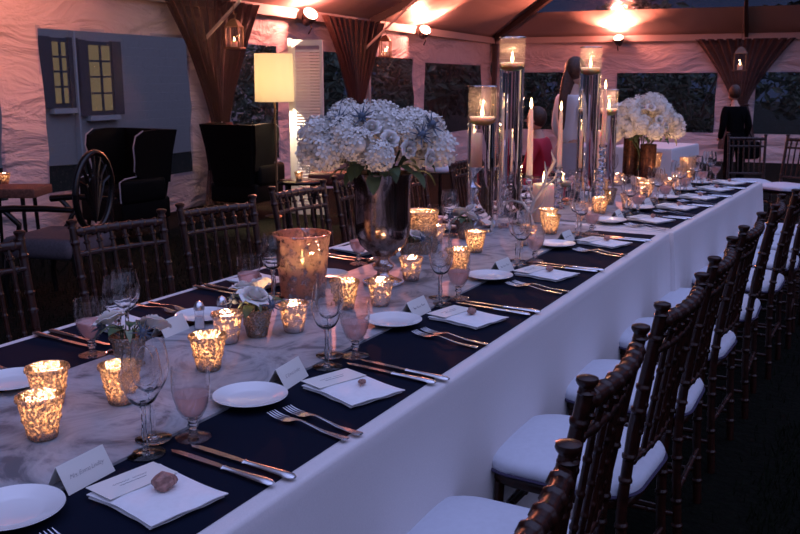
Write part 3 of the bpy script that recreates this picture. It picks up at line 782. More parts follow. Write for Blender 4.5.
def card_proto(text):
    r = empty('place_card'); hw, d, h = .056, .027, .047
    m_ = MB(); vs = []; t_ = .0006
    for x in (-hw, hw): vs += [(x, -d, 0), (x, 0, h), (x, d, 0), (x, d - t_ * 2, 0), (x, 0, h - t_ * 2), (x, -d + t_ * 2, 0)]
    fs = [(0, 6, 7, 1), (1, 7, 8, 2), (2, 8, 9, 3), (3, 9, 10, 4), (4, 10, 11, 5), (5, 11, 6, 0), (0, 1, 4, 5), (1, 2, 3, 4), (11, 10, 7, 6), (10, 9, 8, 7)]
    m_.add(vs, fs); m_.build('folded_card', M['paper'], r, smooth=False)
    sl = math.atan2(h, d)
    if text:
        cu = bpy.data.curves.new('txt', 'FONT'); cu.body = text; cu.size = .0115; cu.shear = .45; cu.align_x = 'CENTER'; cu.align_y = 'CENTER'; cu.space_character = .92; cu.offset = -.00022
        tmp = bpy.data.objects.new('txt', cu); C.objects.link(tmp); bpy.context.view_layer.update()
        me = bpy.data.meshes.new_from_object(tmp.evaluated_get(bpy.context.evaluated_depsgraph_get())); bpy.data.objects.remove(tmp)
        me.materials.clear(); me.materials.append(M['ink']); o = bpy.data.objects.new('lettering', me); C.objects.link(o)
    else:
        m_ = MB()
        for seg_ in ((-.034, -.020), (-.013, .010), (.016, .036)):
            pts = [(seg_[0] + (seg_[1] - seg_[0]) * i / 14, .0022 * math.sin(i * 1.9) + (.004 if i == 1 else 0), 0) for i in range(15)]
            m_.tube(pts, .0003, 4)
        o = m_.build('lettering', M['ink'])
    o.parent = r; o.location = (0, -d * .5 - .0009, h * .5 + .0004); o.rotation_euler = (sl, 0, 0)
    return Proto(r)
def menu_proto():
    r = empty('menu_card')
    MB().box(0, 0, .0006, .138, .072, .0010).build('card', M['paper'], r, smooth=False)
    m_ = MB()
    for k, (a, b_, y) in enumerate(((-.036, -.002, .006), (.004, .034, .006), (-.028, .026, -.004))):
        m_.tube([(a + (b_ - a) * i / 20, y + .0016 * math.sin(i * 1.7) * (1 if k < 2 else .3), .0014) for i in range(21)], .0003 if k < 2 else .0005, 4)
    m_.build('lettering', M['ink'], r); return Proto(r)
def rock_proto(seed, sc_):
    m_ = MB(); m_.ball((0, 0, 0), 1, 14, 9)
    m_.v = [tuple(Vector(p) * (1 + .45 * noise.noise(Vector(p) * 1.6 + Vector((seed, 0, 0)))) ) for p in m_.v]
    z0 = min(p[2] for p in m_.v)
    m_.v = [(p[0] * sc_, p[1] * sc_ * .85, max(0, (p[2] - z0 * .8)) * sc_ * .7) for p in m_.v]
    return Proto(m_.build('mineral_stone', M['rock'], smooth=False))
def sprig_stone():
    m_ = MB(); m_.tube([(-.022, 0, .003), (-.008, .001, .005)], .0015, 5)
    for i in range(7):
        a = i / 7 * 2 * PI; m_.ball((.004 + .007 * math.cos(a), .006 * math.sin(a), .005), .005, 7, 5, (1.2, .8, .8))
    return Proto(m_.build('dried_flower', M['rock']))
pl, na, fo, kn, wg, gb, me_ = plate_proto(), napkin_proto(), fork_proto(), knife_proto(), wine_proto(), goblet_proto(), menu_proto()
cards = [card_proto('Mrs. Emma Lindley'), card_proto('E. Emma Lindley'), card_proto(None)]
rocks = [rock_proto(1.0, .021), sprig_stone(), rock_proto(4.0, .014)]
ps = random.Random(11)
def setting(ref, ang, idx, side, xf=None):
    """ref = napkin centre; local +x = guest's right, +y = away from the guest"""
    ca, sa = math.cos(ang), math.sin(ang)
    def q(x, y, z): return (ref[0] + x * ca - y * sa, ref[1] + x * sa + y * ca, z)
    j = lambda s: ps.uniform(-s, s)
    def o3(x): return ORD[x]
    sd = "table's right side" if side == 'right' else "table's left side"
    L_ = lambda what: '%s, %s along the %s' % (what, o3(idx), sd)
    G = lambda w_: '%s on the %s side' % (w_, side)
    onr = .156 + j(.005)
    pl.put(q(-.162 + j(.008), onr, RZ_ + .0006), 0, L_('round white side plate'), 'plate', G('side plates'))
    nr = -.25 + j(.08)
    na.put(q(0, 0, TZ), ang + nr, L_('folded white napkin under a menu card'), 'napkin', G('napkins'))
    me_.put(q(-.062 * math.sin(nr), .062 * math.cos(nr), TZ + .0165), ang + nr, L_('ivory menu card lying on the napkin'), 'menu card', G('menu cards'))
    if side == 'right' and idx == 1: rocks[1].put(q(.012, -.022, TZ + .0178), ang + .4, L_('dried pink flower sprig lying on the napkin'), 'dried flower')
    else:
        rk = rocks[0] if idx == 0 and side == 'right' else rocks[2]
        rk.put(q(.014, -.01, TZ + .0165), ang + j(1.5), L_('rough rose brown mineral stone on the napkin'), 'stone', G('mineral stones'))
    for k, (dx, tilt) in enumerate(((-.252, .18), (-.215, .16))):
        fo.put(q(dx + .02, -.038 + k * -.012, TZ), ang - tilt + j(.05), L_('silver %s fork beside the plate' % ('outer' if k == 0 else 'inner')), 'fork', G('forks'), 1.17)
    for k, dx in enumerate((.148, .186)):
        kn.put(q(dx, -.018 - k * .018, TZ), ang - .07 + j(.05) - (.02 if k else 0), L_('silver %s knife by the glasses' % ('inner' if k == 0 else 'outer')), 'knife', G('knives'), 1.12)
    z = TZ + .0006
    wg.put(q(.132 + j(.006), .146 + j(.004), z), j(1), L_('empty wine glass next to the napkin'), 'wine glass', G('wine glasses'), 1.0)
    wg.put(q(.189 + j(.006), .181 + j(.003), RZ_ + .0006), j(1), L_('empty wine glass farther in on the runner'), 'wine glass', G('wine glasses'), .97)
    gb.put(q(.235 + j(.008), .128 + j(.006), z), j(1), L_('water goblet of pink drink'), 'goblet', G('water goblets'), 1.0)
    cc = cards[0] if (idx == 0 and side == 'right') else cards[1] if (idx == 1 and side == 'right') else cards[2]
    cc.put(q(-.010 + j(.004), .168, TZ + .0004), ang + .02 + j(.1), L_('ivory tented place card with script name'), 'place card', G('place cards'))
RS = [(-1.040, 1.052), (-1.028, 1.672), (-1.052, 2.370), (-1.052, 3.070), (-1.045, 3.80)]
R2 = [T2(.42, .27), T2(.42, .80), T2(.425, 1.30), T2(.42, 1.78), T2(.42, 2.2)]
for i, p in enumerate(RS): setting(p, PI / 2, i, 'right')
for i, p in enumerate(R2): setting(p, PI / 2 + A2, i + 5, 'right')
LS = [(-1.89, 1.17), (-1.89, 1.83), (-1.89, 2.49), (-1.89, 3.17), (-1.89, 3.84)]
L2s = [T2(-.43, .3), T2(-.43, .85), T2(-.43, 1.4), T2(-.43, 1.95)]
for i, p in enumerate(LS): setting(p, -PI / 2, i, 'left')
for i, p in enumerate(L2s): setting(p, -PI / 2 + A2, i + 5, 'left')

# ------------------------------------------------------------------ candles
def flame_at(par, z, s=1.0, energy=.8, light_z=.02, size=.008):
    MB().lathe([(.0007, z), (.0035 * s, z + .004 * s), (.0052 * s, z + .010 * s), (.0045 * s, z + .018 * s), (.002 * s, z + .028 * s), (.0004, z + .036 * s)], 10).build('flame', M['flame'], par)
    MB().tube([(0, 0, z - .006), (0, 0, z + .004)], .0008, 5).build('wick', M['wick'], par)
    return point('candle_light', par, (0, 0, z + .038 * s + .010), energy, size=size)
def tealight_proto():
    r = empty('tealight_candle'); MB().lathe([(.001, 0), (.023, 0), (.024, .002), (.024, .016), (.021, .018), (.001, .016)], 20).build('wax', M['wax'], r)
    flame_at(r, .018, .8, .9, .012); return Proto(r)
tl = tealight_proto()
def votive_proto(name, mat, rim=.044, base=.029, h=.088):
    r = empty(name); t_ = .0025
    out = [(.001, 0), (base - .003, 0), (base, .003), (base * 1.03, h * .12)]
    for k in range(1, 9): t = k / 8; out.append((base + (rim - base) * t ** .9, h * (.12 + .82 * t)))
    out += [(rim + .0022, h * .955), (rim + .0022, h), (rim, h + .0012), (rim - t_, h)]
    inn = [(base + (rim - base) * (k / 8) ** .9 - t_, h * (.12 + .82 * k / 8)) for k in range(8, 0, -1)] + [(base - t_, .006), (.001, .006)]
    MB().lathe(out + inn, 40, fn=lambda R, z, a: R * (1 + (.012 * math.cos(a * 20) if z < h * .42 else .010 * math.sin(a * 9 + z * 260)) * (1 if .004 < z < h * .93 else 0))).build('cup', mat, r)
    for zz, rr in ((h * .93, rim), (h * .45, base + (rim - base) * .38)):
        bd = MB()
        for i in range(26):
            a = 2 * PI * i / 26; bd.ball(((rr + .0012) * math.cos(a), (rr + .0012) * math.sin(a), zz), .0029, 6, 4)
        bd.build('beading', mat, r)
    return Proto(r)
vo = votive_proto('votive_holder', M['mercury'])
vp = votive_proto('votive_holder', M['mercury_pale'], .041, .028, .082)
# (x, y, kind)
V = [(-1.417, 1.141, 0), (-1.55, 1.273, 0), (-1.426, 1.361, 0), (-1.409, 1.631, 0), (-1.516, 1.837, 1), (-1.422, 2.011, 1), (-1.433, 2.301, 0), (-1.355, 2.386, 1),
     (-1.438, 2.752, 1), (-1.348, 2.954, 0), (-1.451, 3.345, 0), (-1.32, 3.60, 1), (-1.68, 3.45, 1), (-1.33, 3.93, 0), (-1.40, 4.10, 0), (-1.32, 4.42, 1)]
V2 = [(.13, .35), (.20, .62), (.05, .75), (.18, .95), (.12, 1.3), (.2, 1.5), (-.15, 1.2), (.08, 1.75), (.19, 1.95), (-.02, 2.05), (.10, 2.2), (-.18, 1.65), (.15, 1.12), (.21, 1.72), (.14, 2.06), (.02, 1.45)]
allv = [(x, y, k) for x, y, k in V] + [(*T2(x, y)[:2], i % 2) for i, (x, y) in enumerate(V2)]
NUM = ['first', 'second', 'third', 'fourth', 'fifth', 'sixth', 'seventh', 'eighth', 'ninth', 'tenth', 'eleventh', 'twelfth', 'thirteenth', 'fourteenth', 'fifteenth', 'sixteenth',
       'seventeenth', 'eighteenth', 'nineteenth', 'twentieth', 'twenty first', 'twenty second', 'twenty third', 'twenty fourth', 'twenty fifth', 'twenty sixth', 'twenty seventh', 'twenty eighth', 'twenty ninth', 'thirtieth', 'thirty first', 'thirty second', 'thirty third', 'thirty fourth']
allv.sort(key=lambda v: v[1])
for i, (x, y, k) in enumerate(allv):
    (vp if k else vo).put((x, y, RZ_ + .0004), i * 1.1, 'mercury glass votive holder on the marble runner, %s one from the camera' % NUM[i], 'votive holder', 'mercury glass votive holders')
    tl.put((x, y, RZ_ + .0066), 0, 'lit tealight inside the %s votive holder from the camera' % NUM[i], 'candle', 'tealights in the votive holders')

# hurricane holders with pillar candles
def pillar_proto(rad, h, energy, name='pillar_candle'):
    r = empty(name); MB().lathe([(.001, 0), (rad - .002, 0), (rad, .003), (rad, h - .004), (rad - .003, h), (rad - .008, h - .001), (rad * .5, h - .006), (.001, h - .007)], 28).build('wax', M['wax'], r)
    flame_at(r, h - .002, 1.2, energy, .01); return Proto(r)
def hurricane(loc, rim, base, h, mat, label, group=None):
    r = empty('hurricane_holder', loc); t_ = .004
    MB().lathe([(.001, 0), (base, 0), (base * 1.02, .004), (base + (rim - base) * .5, h * .5), (rim, h), (rim - t_, h), (base + (rim - base) * .5 - t_, h * .5), (base * 1.02 - t_, .008), (.001, .008)], 44,
               fn=lambda R, z, a: R * (1 + .006 * math.sin(a * 7 + z * 40))).build('glass', mat, r)
    m_ = MB(); pts = [(rim * math.cos(2 * PI * i / 44), rim * math.sin(2 * PI * i / 44), h) for i in range(45)]; m_.tube(pts, .0035, 6, cap=False); m_.build('rim', mat, r)
    tag(r, label, 'candle holder', group); return r
p1 = pillar_proto(.052, .125, 1.0)
x, y = -1.645, 2.383
hurricane((x, y, RZ_), .093, .070, .205, M['hurricane'], 'large silvered glass hurricane holder just left of the footed vase', 'hurricane candle holders')
pc = pillar_proto(.055, .10, .10); pc.put((x, y, RZ_ + .0082), 0, 'pale pillar candle in the hurricane holder left of the footed vase', 'candle')
x, y = -1.650, 3.24
hurricane((x, y, RZ_), .074, .060, .170, M['mercury'], 'glowing amber hurricane holder behind the footed vase', 'hurricane candle holders')
p1.put((x, y, RZ_ + .0082), 0, 'lit pillar candle in the amber hurricane holder behind the footed vase', 'candle', scale=(.95, .95, .85))
x, y, _ = T2(-.10, 2.1)
hurricane((x, y, RZ_), .088, .07, .19, M['mercury'], 'glowing amber hurricane holder under the far bouquet', 'hurricane candle holders')
p1.put((x, y, RZ_ + .0082), 0, 'lit pillar candle in the amber hurricane holder under the far bouquet', 'candle')
x, y, _ = T2(.12, 2.33)
hurricane((x, y, RZ_), .06, .05, .15, M['mercury'], 'small glowing hurricane holder just right of the far bouquet vases', 'hurricane candle holders')
p1.put((x, y, RZ_ + .0082), 0, 'short lit pillar candle right of the far bouquet vases', 'candle', scale=(.8, .8, .7))
# square clear holder with a pillar
x, y = -1.485, 4.26
r = empty('square_candle_holder', (x, y, RZ_), .35); MB().box(0, 0, .11, .125, .125, .22, ch=.006).build('glass', M['pane'], r)
tag(r, 'clear square glass holder around a pink pillar candle beside the tapers', 'candle holder')
p1.put((x, y, RZ_ + .0015), 0, 'pale pink pillar candle in the clear square holder', 'candle', scale=(1.02, 1.02, 1.5))
# clear bowl with a floating candle between tapers
x, y = T2(-.18, .62)[:2]
r = empty('candle_bowl', (x, y, RZ_)); MB().lathe([(.001, 0), (.04, 0), (.055, .01), (.07, .04), (.072, .18), (.069, .18), (.067, .04), (.05, .014), (.001, .01)], 30).build('glass', M['glass'], r)
MB().lathe([(.001, .014), (.045, .018), (.064, .045), (.066, .115), (.001, .115)], 30).build('water', M['water'], r)
tag(r, 'clear glass bowl with floating candle between the taper candles', 'bowl')
def float_proto():
    r = empty('floating_candle'); MB().lathe([(.001, -.022), (.02, -.020), (.036, -.010), (.045, .004), (.047, .010), (.043, .0125), (.02, .010), (.001, .009)], 28).build('wax', M['wax'], r)
    flame_at(r, .012, 1.2, 1.4, .0); return Proto(r)
fc = float_proto()
fc.put((x, y, RZ_ + .118), 0, 'floating candle lit in the clear glass bowl between tapers', 'candle', 'floating candles')

# tall cylinder vases filled with water
def cylinder(x, y, rad, h, wl, label, clabel):
    r = empty('cylinder_vase', (x, y, RZ_)); t_ = .003
    MB().lathe([(.001, 0), (rad, 0), (rad, wl), (rad, wl + .01)], 40).build('lower_glass', M['cylglass'], r)
    MB().lathe([(rad, wl + .01), (rad, h), (rad - t_, h), (rad - t_, wl + .01)], 40).build('upper_glass', M['condens'], r)
    MB().tube([(rad * math.cos(2 * PI * i / 40), rad * math.sin(2 * PI * i / 40), h) for i in range(41)], .0028, 6, cap=False).build('rim', M['glass'], r)
    MB().lathe([(.001, .012), (rad - t_ - .001, .012), (rad - t_ - .001, wl), (.001, wl)], 40).build('water', M['water'], r)
    tag(r, label, 'vase', 'tall cylinder vases')
    fc.put((x, y, RZ_ + wl + .003), 0, clabel, 'candle', 'floating candles', scale=(rad / .052, rad / .052, 1.15))
cylinder(-1.616, 3.78, .064, .665, .515, 'shorter tall glass cylinder vase, leftmost of the water filled four', 'floating candle lit in the leftmost cylinder vase')
cylinder(-1.573, 4.02, .060, .885, .755, 'tallest glass cylinder vase, second from the left', 'floating candle lit in the tallest cylinder vase')
x, y, _ = T2(.02, .43); cylinder(x, y, .057, .86, .74, 'tall glass cylinder vase right of the taper candles', 'floating candle lit in the tall vase right of the tapers')
x, y, _ = T2(.03, .74); cylinder(x, y, .05, .64, .52, 'short glass cylinder vase, rightmost beside the far bouquet', 'floating candle lit in the rightmost cylinder vase')

# crystal candlesticks with tapers
def taper_proto(h=.30):
    r = empty('taper_candle'); MB().lathe([(.001, 0), (.0125, 0), (.0135, .02), (.0115, h * .6), (.0085, h - .01), (.004, h), (.001, h)], 16).build('wax', M['wax'], r)
    flame_at(r, h, 1.25, .7, .0); return Proto(r)
tp = taper_proto()
def stick(x, y, h, label, zb=RZ_, balls=5, mat='crystal', s=1.0):
    r = empty('crystal_candlestick', (x, y, zb)); step = (h - .03) / balls
    MB().lathe([(.001, 0), (.036 * s, 0), (.037 * s, .006), (.024 * s, .014), (.010, .02), (.001, .022)], 20).build('foot', M[mat], r)
    for i in range(balls):
        z = .02 + step * (i + .5)
        MB().lathe([(.001, -.46 * step), (.010 * s, -.45 * step), (.019 * s, -.25 * step), (.0235 * s, 0), (.019 * s, .25 * step), (.010 * s, .45 * step), (.001, .46 * step)], 8, c=(0, 0, z)).build('crystal_ball', M[mat], r, smooth=False)
    MB().lathe([(.008, h - .016), (.021 * s, h - .008), (.022 * s, h + .008), (.0165, h + .010), (.0155, h - .002), (.001, h - .003)], 18).build('cup', M[mat], r)
    tag(r, label, 'candlestick', 'crystal candlesticks')
ctop = lambda h: RZ_ + h - .002
stick(-1.62, 4.42, .20, 'stacked crystal ball candlestick just left of the pink pillar candle')
tp.put((-1.62, 4.42, ctop(.20)), 0, 'tall lit taper just left of the pink pillar candle', 'candle', 'taper candles', scale=(1.25, 1.25, 1.18))
x, y, _ = T2(-.13, .42); stick(x, y, .22, 'slim crystal candlestick between the pink pillar and the tall right vase')
tp.put((x, y, ctop(.22)), 0, 'tall lit taper in front of the white blouse', 'candle', 'taper candles', scale=(1.05, 1.05, 1.05))
x, y = -1.361, 4.85; stick(x, y, .34, 'tallest crystal ball candlestick just right of the tall right vase', balls=7)
tp.put((x, y, ctop(.34)), 0, 'lit taper just right of the tall right vase', 'candle', 'taper candles', scale=(1, 1, 1.03))
x, y = -1.74, 4.38; stick(x, y, .22, 'crystal candlestick behind the leftmost cylinder vase')
tp.put((-1.60, 4.70, ctop(.0) + .222), 0, 'short lit taper between the two left cylinder vases', 'candle', 'taper candles', scale=(1, 1, .6)) if False else None
tp.put((x, y, ctop(.22)), 0, 'short lit taper between the two left cylinder vases', 'candle', 'taper candles', scale=(1.1, 1.1, .62))
x, y, _ = T2(.0, .64); stick(x, y, .20, 'crystal candlestick directly behind the tall right vase')
p2 = pillar_proto(.026, .22, 1.2)
p2.put((x, y, RZ_ + .212), 0, 'slim lit pillar behind the tall right cylinder vase', 'candle', 'slim pillar candles', scale=(.8, .8, .95))
# silver mercury candlestick with pillar behind the leftmost cylinder
x, y = -1.665, 3.98
r = empty('mercury_candlestick', (x, y, RZ_))
MB().lathe([(.001, 0), (.055, 0), (.056, .01), (.04, .03), (.018, .05), (.014, .08), (.026, .095), (.014, .11), (.012, .15), (.03, .175), (.034, .195), (.014, .215), (.018, .25), (.04, .285), (.045, .29), (.001, .29)], 28).build('stem', M['silver'], r)
tag(r, 'silvered baluster candlestick behind the leftmost cylinder vase', 'candlestick')
p2.put((x, y, RZ_ + .29), 0, 'white pillar candle on the silvered baluster candlestick', 'candle', 'slim pillar candles', scale=(1.35, 1.35, .72))

# ------------------------------------------------------------------ flowers
def rose_mesh():
    mb = MB(); rg = random.Random(5)
    for ring, (n, r0, hh, op) in enumerate([(3, .005, .034, .0), (3, .009, .034, .05), (4, .013, .033, .15), (5, .018, .031, .3), (5, .023, .028, .5), (6, .028, .024, .8), (7, .034, .018, 1.2)]):
        for i in range(n):
            a = 2 * PI * i / n + ring * .7; vs = []; fs = []; nu, nv = 6, 5
            for v in range(nv + 1):
                for u in range(nu + 1):
                    uu = u / nu * 2 - 1; vv = v / nv
                    aa = a + uu * (PI / n) * 1.25; rr = r0 * (.25 + .75 * math.sin(vv * PI / 2)) * (1 + .15 * uu) + op * .007 * vv ** 3
                    z = hh * vv * (1 - .22 * uu * uu + .05 * math.sin(uu * 5 + ring)) - op * .008 * vv ** 4 + .002 * rg.uniform(-.3, .3)
                    vs.append((rr * math.cos(aa), rr * math.sin(aa), z - hh * .3))
            for v in range(nv):
                for u in range(nu): k = v * (nu + 1) + u; fs.append((k, k + 1, k + nu + 2, k + nu + 1))
            mb.add(vs, fs)
    mb.ball((0, 0, .014), .007, 8, 6, (1, 1, 1.3))
    return mb
def bloom_mesh(seed, R=.06, n=110):
    mb = MB(); rg = random.Random(seed); mb.ball((0, 0, 0), R * .58, 12, 8)
    for i in range(n):
        z = 1 - 2 * (i + .5) / n * .85; th_ = i * 2.39996; rr = math.sqrt(max(0, 1 - z * z)); nrm = Vector((rr * math.cos(th_), rr * math.sin(th_), z))
        p = nrm * R * rg.uniform(.88, 1.06); q = (nrm + Vector((rg.uniform(-.35, .35), rg.uniform(-.35, .35), rg.uniform(-.35, .35)))).to_track_quat('Z', 'Y').to_matrix()
        L = R * rg.uniform(.22, .30); rot = rg.uniform(0, PI)
        for k in range(4):
            a = rot + k * PI / 2
            vs = [(0, 0, 0)] + [(L * d * math.cos(a + da), L * d * math.sin(a + da), zz * R) for d, da, zz in ((.7, -.55, .03), (1.05, -.22, .07), (1.05, .22, .07), (.7, .55, .03))]
            mb.add([p + q @ Vector(v) for v in vs], [(0, 1, 2, 3, 4)])
    return mb
rose_me = rose_mesh().mesh('rose', M['petal']); rose_bl = rose_mesh().mesh('rose', M['blush'])
bl_me = [bloom_mesh(1).mesh('hydrangea', M['hydrangea'], smooth=False), bloom_mesh(2, .055, 95).mesh('hydrangea', M['hydrangea'], smooth=False)]
def thistle_mesh():
    mb = MB(); mb.ball((0, 0, 0), .010, 8, 6, (1, 1, 1.5)); rg = random.Random(1)
    for i in range(13):
        a = 2 * PI * i / 13; L = rg.uniform(.028, .042); el = rg.uniform(.05, .7)
        d = Vector((math.cos(a) * math.cos(el), math.sin(a) * math.cos(el), math.sin(el)))
        mb.tube([d * .006, d * L * .6, d * L], [.0026, .0019, .0004], 4)
    mb.tube([(0, 0, 0), (0, 0, -.06)], .0018, 5); return mb
th_me = thistle_mesh().mesh('thistle', M['thistle'])
def leaf_mesh(L=.07, W_=.022):
    mb = MB(); vs = []; fs = []
    for k in range(9):
        t = k / 8; hw = W_ * math.sin(PI * min(1, t * .97 + .02)) ** .8; z = .012 * math.sin(t * 3) - .02 * t * t
        vs += [(-hw, L * t, z + .004), (0, L * t, z), (hw, L * t, z + .004)]
    for k in range(8):
        for i in range(2): q = k * 3 + i; fs.append((q, q + 1, q + 4, q + 3))
    mb.add(vs, fs); return mb
lf_me = leaf_mesh().mesh('leaf', M['leaf']); sp_me = leaf_mesh(.045, .009).mesh('sprig', M['sprig'])
def inst(name, me, par, loc, rot=(0, 0, 0), s=1):
    o = bpy.data.objects.new(name, me); C.objects.link(o); o.parent = par; o.location = loc; o.rotation_euler = rot; o.scale = (s,) * 3 if not hasattr(s, '__len__') else s; return o
def bouquet(loc, R, H_, label, n=30, seed=1, th_n=5, rose_n=6, leafn=26, stems=.22):
    r = empty('bouquet', loc); rg = random.Random(seed)
    k = 0
    for i in range(n):
        t = (i + .5) / n; ph = math.acos(1 - t * 1.12); th_ = i * 2.39996
        d = Vector((math.sin(ph) * math.cos(th_), math.sin(ph) * math.sin(th_), math.cos(ph)))
        p = Vector((d.x * R, d.y * R, d.z * H_)) * rg.uniform(.72, 1.08)
        if i % max(1, n // rose_n) == 2:
            q = (d).to_track_quat('Z', 'Y').to_euler(); inst('rose', rose_bl if i % 2 else rose_me, r, p * 1.08, q, .72)
        else:
            q = d.to_track_quat('Z', 'Y').to_euler(); inst('hydrangea', bl_me[i % 2], r, p, (q.x, q.y, q.z + i), rg.uniform(.85, 1.22) * (R + .05) / .27)
    for i in range(th_n):
        a = -1.57 + (i - th_n / 2) * .75 + rg.uniform(-.2, .2); ph = rg.uniform(.5, 1.25)
        d = Vector((math.sin(ph) * math.cos(a), math.sin(ph) * math.sin(a), math.cos(ph))); p = Vector((d.x * R, d.y * R, d.z * H_)) * 1.2
        inst('thistle', th_me, r, p, d.to_track_quat('Z', 'Y').to_euler(), 1.3)
    for i in range(leafn):
        a = 2 * PI * i / leafn + rg.uniform(-.1, .1); rr = R * rg.uniform(.35, .75); tilt = rg.uniform(-.7, .2)
        inst('leaf', lf_me, r, (rr * math.cos(a), rr * math.sin(a), -.02 - rg.uniform(0, .05)), (tilt, 0, a - PI / 2), rg.uniform(.7, 1.15))
    m_ = MB()
    for i in range(10):
        a = 2 * PI * i / 10; m_.tube([(.55 * R * math.cos(a), .55 * R * math.sin(a), 0), (.03 * math.cos(a), .03 * math.sin(a), -.14), (.025 * math.cos(a + 2), .025 * math.sin(a + 2), -.14 - stems)], .004, 5)
    m_.build('stems', M['leaf'], r)
    tag(r, label, 'flowers', 'large white bouquets'); return r
# footed silvered vase
UX, UY = -1.496, 2.655
r = empty('footed_vase', (UX, UY, RZ_))
MB().lathe([(.001, 0), (.068, 0), (.070, .006), (.066, .012), (.040, .022), (.022, .034), (.020, .044), (.036, .058), (.038, .066), (.022, .078), (.020, .088), (.034, .100), (.040, .104)], 44).build('foot', M['mercury_pale'], r)
MB().lathe([(.030, .100), (.050, .112), (.078, .140), (.092, .175), (.096, .22), (.095, .30), (.099, .355), (.108, .385), (.1055, .386), (.096, .355), (.092, .30), (.093, .22), (.089, .176), (.075, .143), (.048, .117), (.001, .112)], 48, fn=lambda R, z, a: R * (1 + .012 * math.cos(a * 8) * (1 if z > .12 else 0))).build('bowl', M['urn'], r)
tag(r, 'tall silvered footed vase holding the near white bouquet', 'vase')
m_ = MB()
for i in range(46):
    a = 2 * PI * i / 46; m_.ball((.069 * math.cos(a), .069 * math.sin(a), .010), .0035, 6, 4)
m_.build('beading', M['silver'], r)
bouquet((UX - .02, UY - .01, RZ_ + .455), .20, .135, 'large mound of white hydrangeas with blue thistles in the footed vase', n=36, seed=3, rose_n=9, th_n=7, stems=.16)
# far bouquet
for k, (dx, dy, hh) in enumerate(((-.07, .0, .30), (.06, -.05, .27))):
    x, y, _ = T2(-.10 + dx, 1.90 + dy); v_ = empty('brown_vase', (x, y, RZ_))
    MB().lathe([(.001, 0), (.052, 0), (.054, .006), (.054, hh), (.050, hh), (.050, .01), (.001, .01)], 30).build('cylinder', M['brown_mercury'], v_)
    tag(v_, 'brown speckled glass cylinder vase under the far bouquet, %s of the two' % ('left' if k == 0 else 'right'), 'vase', 'brown cylinder vases')
x, y, _ = T2(-.09, 1.88); bouquet((x, y, RZ_ + .37), .235, .20, 'far rounded bouquet of white hydrangeas in brown cylinder vases', n=34, seed=9, th_n=0, rose_n=4, leafn=16, stems=.14)

# small posies in mercury cups
def posy(x, y, label, s=1, seed=0, layout=((0, -.01, .055, 1.0), (-.045, .02, .06, 1.0)), cup=True, clabel=None):
    if cup: vo.put((x, y, RZ_ + .0004), seed, clabel, 'vase', 'mercury posy cups', (.98, .98, .9))
    r = empty('posy', (x, y, RZ_ + (.055 if cup else .0))); rg = random.Random(seed)
    for i, (a, b_, c_, k) in enumerate(layout): inst('rose', rose_me, r, (a, b_, c_), (rg.uniform(-.7, .1), rg.uniform(-.4, .4), i), k * 1.05)
    for i in range(9):
        a = 2 * PI * i / 9; inst('leaf', lf_me if i % 2 else sp_me, r, (.02 * math.cos(a), .02 * math.sin(a), .035), (rg.uniform(-.3, .5), 0, a - PI / 2), rg.uniform(.7, 1.05))
    m_ = MB()
    for i in range(6): a = i * 1.05; m_.tube([(.012 * math.cos(a), .012 * math.sin(a), -.04), (.018 * math.cos(a), .018 * math.sin(a), .045)], .002, 5)
    m_.build('stems', M['leaf'], r)
    th = rg.uniform(0, 1)
    inst('thistle', th_me, r, (-.055, -.03, .045), (.6, -.9, 0), .9); inst('thistle', th_me, r, (.06, -.01, .04), (.3, .9, 0), .9)
    tag(r, label, 'flowers', 'small rose posies'); return r
posy(-1.485, 1.925, 'small posy of white roses and leaves in a mercury cup', seed=2, layout=((.005, -.012, .06, 1.05), (-.03, .045, .07, .95), (-.06, .02, .07, .8)), clabel='silvered glass cup holding roses between two votives')
posy(-1.60, 1.56, 'small posy of white roses behind the near wine glasses', seed=4, layout=((.055, .03, .05, .95), (-.04, -.02, .06, .95)), clabel='silvered glass cup holding the posy nearest the camera')
posy(-1.60, 3.05, 'small posy of pale flowers beside the amber hurricane holder', seed=6, layout=((.03, 0, .05, .8), (-.03, .02, .05, .8)), clabel='silvered glass cup holding the posy right of the footed vase')
posy(-1.62, 3.62, 'pale posy at the foot of the leftmost cylinder vase', seed=8, layout=((.04, -.03, .05, .9), (-.03, .0, .06, .9), (0, .05, .07, .8)), clabel='silvered glass cup at the foot of the leftmost cylinder vase')

# driftwood / bleached branches beside the cylinders
def branch(x, y, label, pts, rads):
    m_ = MB(); m_.tube(pts, rads, 9, flat=.7)
    mid = Vector(pts[len(pts) // 2]); m_.tube([mid, mid + Vector((.05, .03, .05)), mid + Vector((.06, .05, .11))], [.006, .004, .0015], 7)
    m_.tube([Vector(pts[2]), Vector(pts[2]) + Vector((-.03, .02, .05)), Vector(pts[2]) + Vector((-.025, .03, .10))], [.006, .004, .0015], 7)
    o = m_.build('driftwood_branch', M['feather']); o.location = (x, y, RZ_); tag(o, label, 'branch', 'bleached branches'); return o
branch(-1.56, 3.95, 'bleached driftwood branch leaning between the two left cylinder vases', [(-.02, 0, .12), (.02, .03, .135), (.06, .06, .12), (.10, .06, .07), (.13, .03, .02), (.14, 0, .008)], [.003, .008, .010, .011, .009, .004])
branch(-1.50, 4.12, 'upright bleached branch beside the pink pillar candle', [(.0, 0, .008), (-.01, .02, .05), (.0, .05, .11), (.03, .09, .17), (.035, .12, .24), (.02, .13, .30)], [.010, .010, .009, .009, .007, .002])
m_ = MB(); m_.tube([(0, 0, 0), (.002, 0, .10), (-.012, .01, .20), (.01, .02, .24), (.03, .025, .285), (.015, .02, .32), (.012, .02, .345)], [.004, .005, .008, .018, .016, .008, .001], 10, flat=.35)
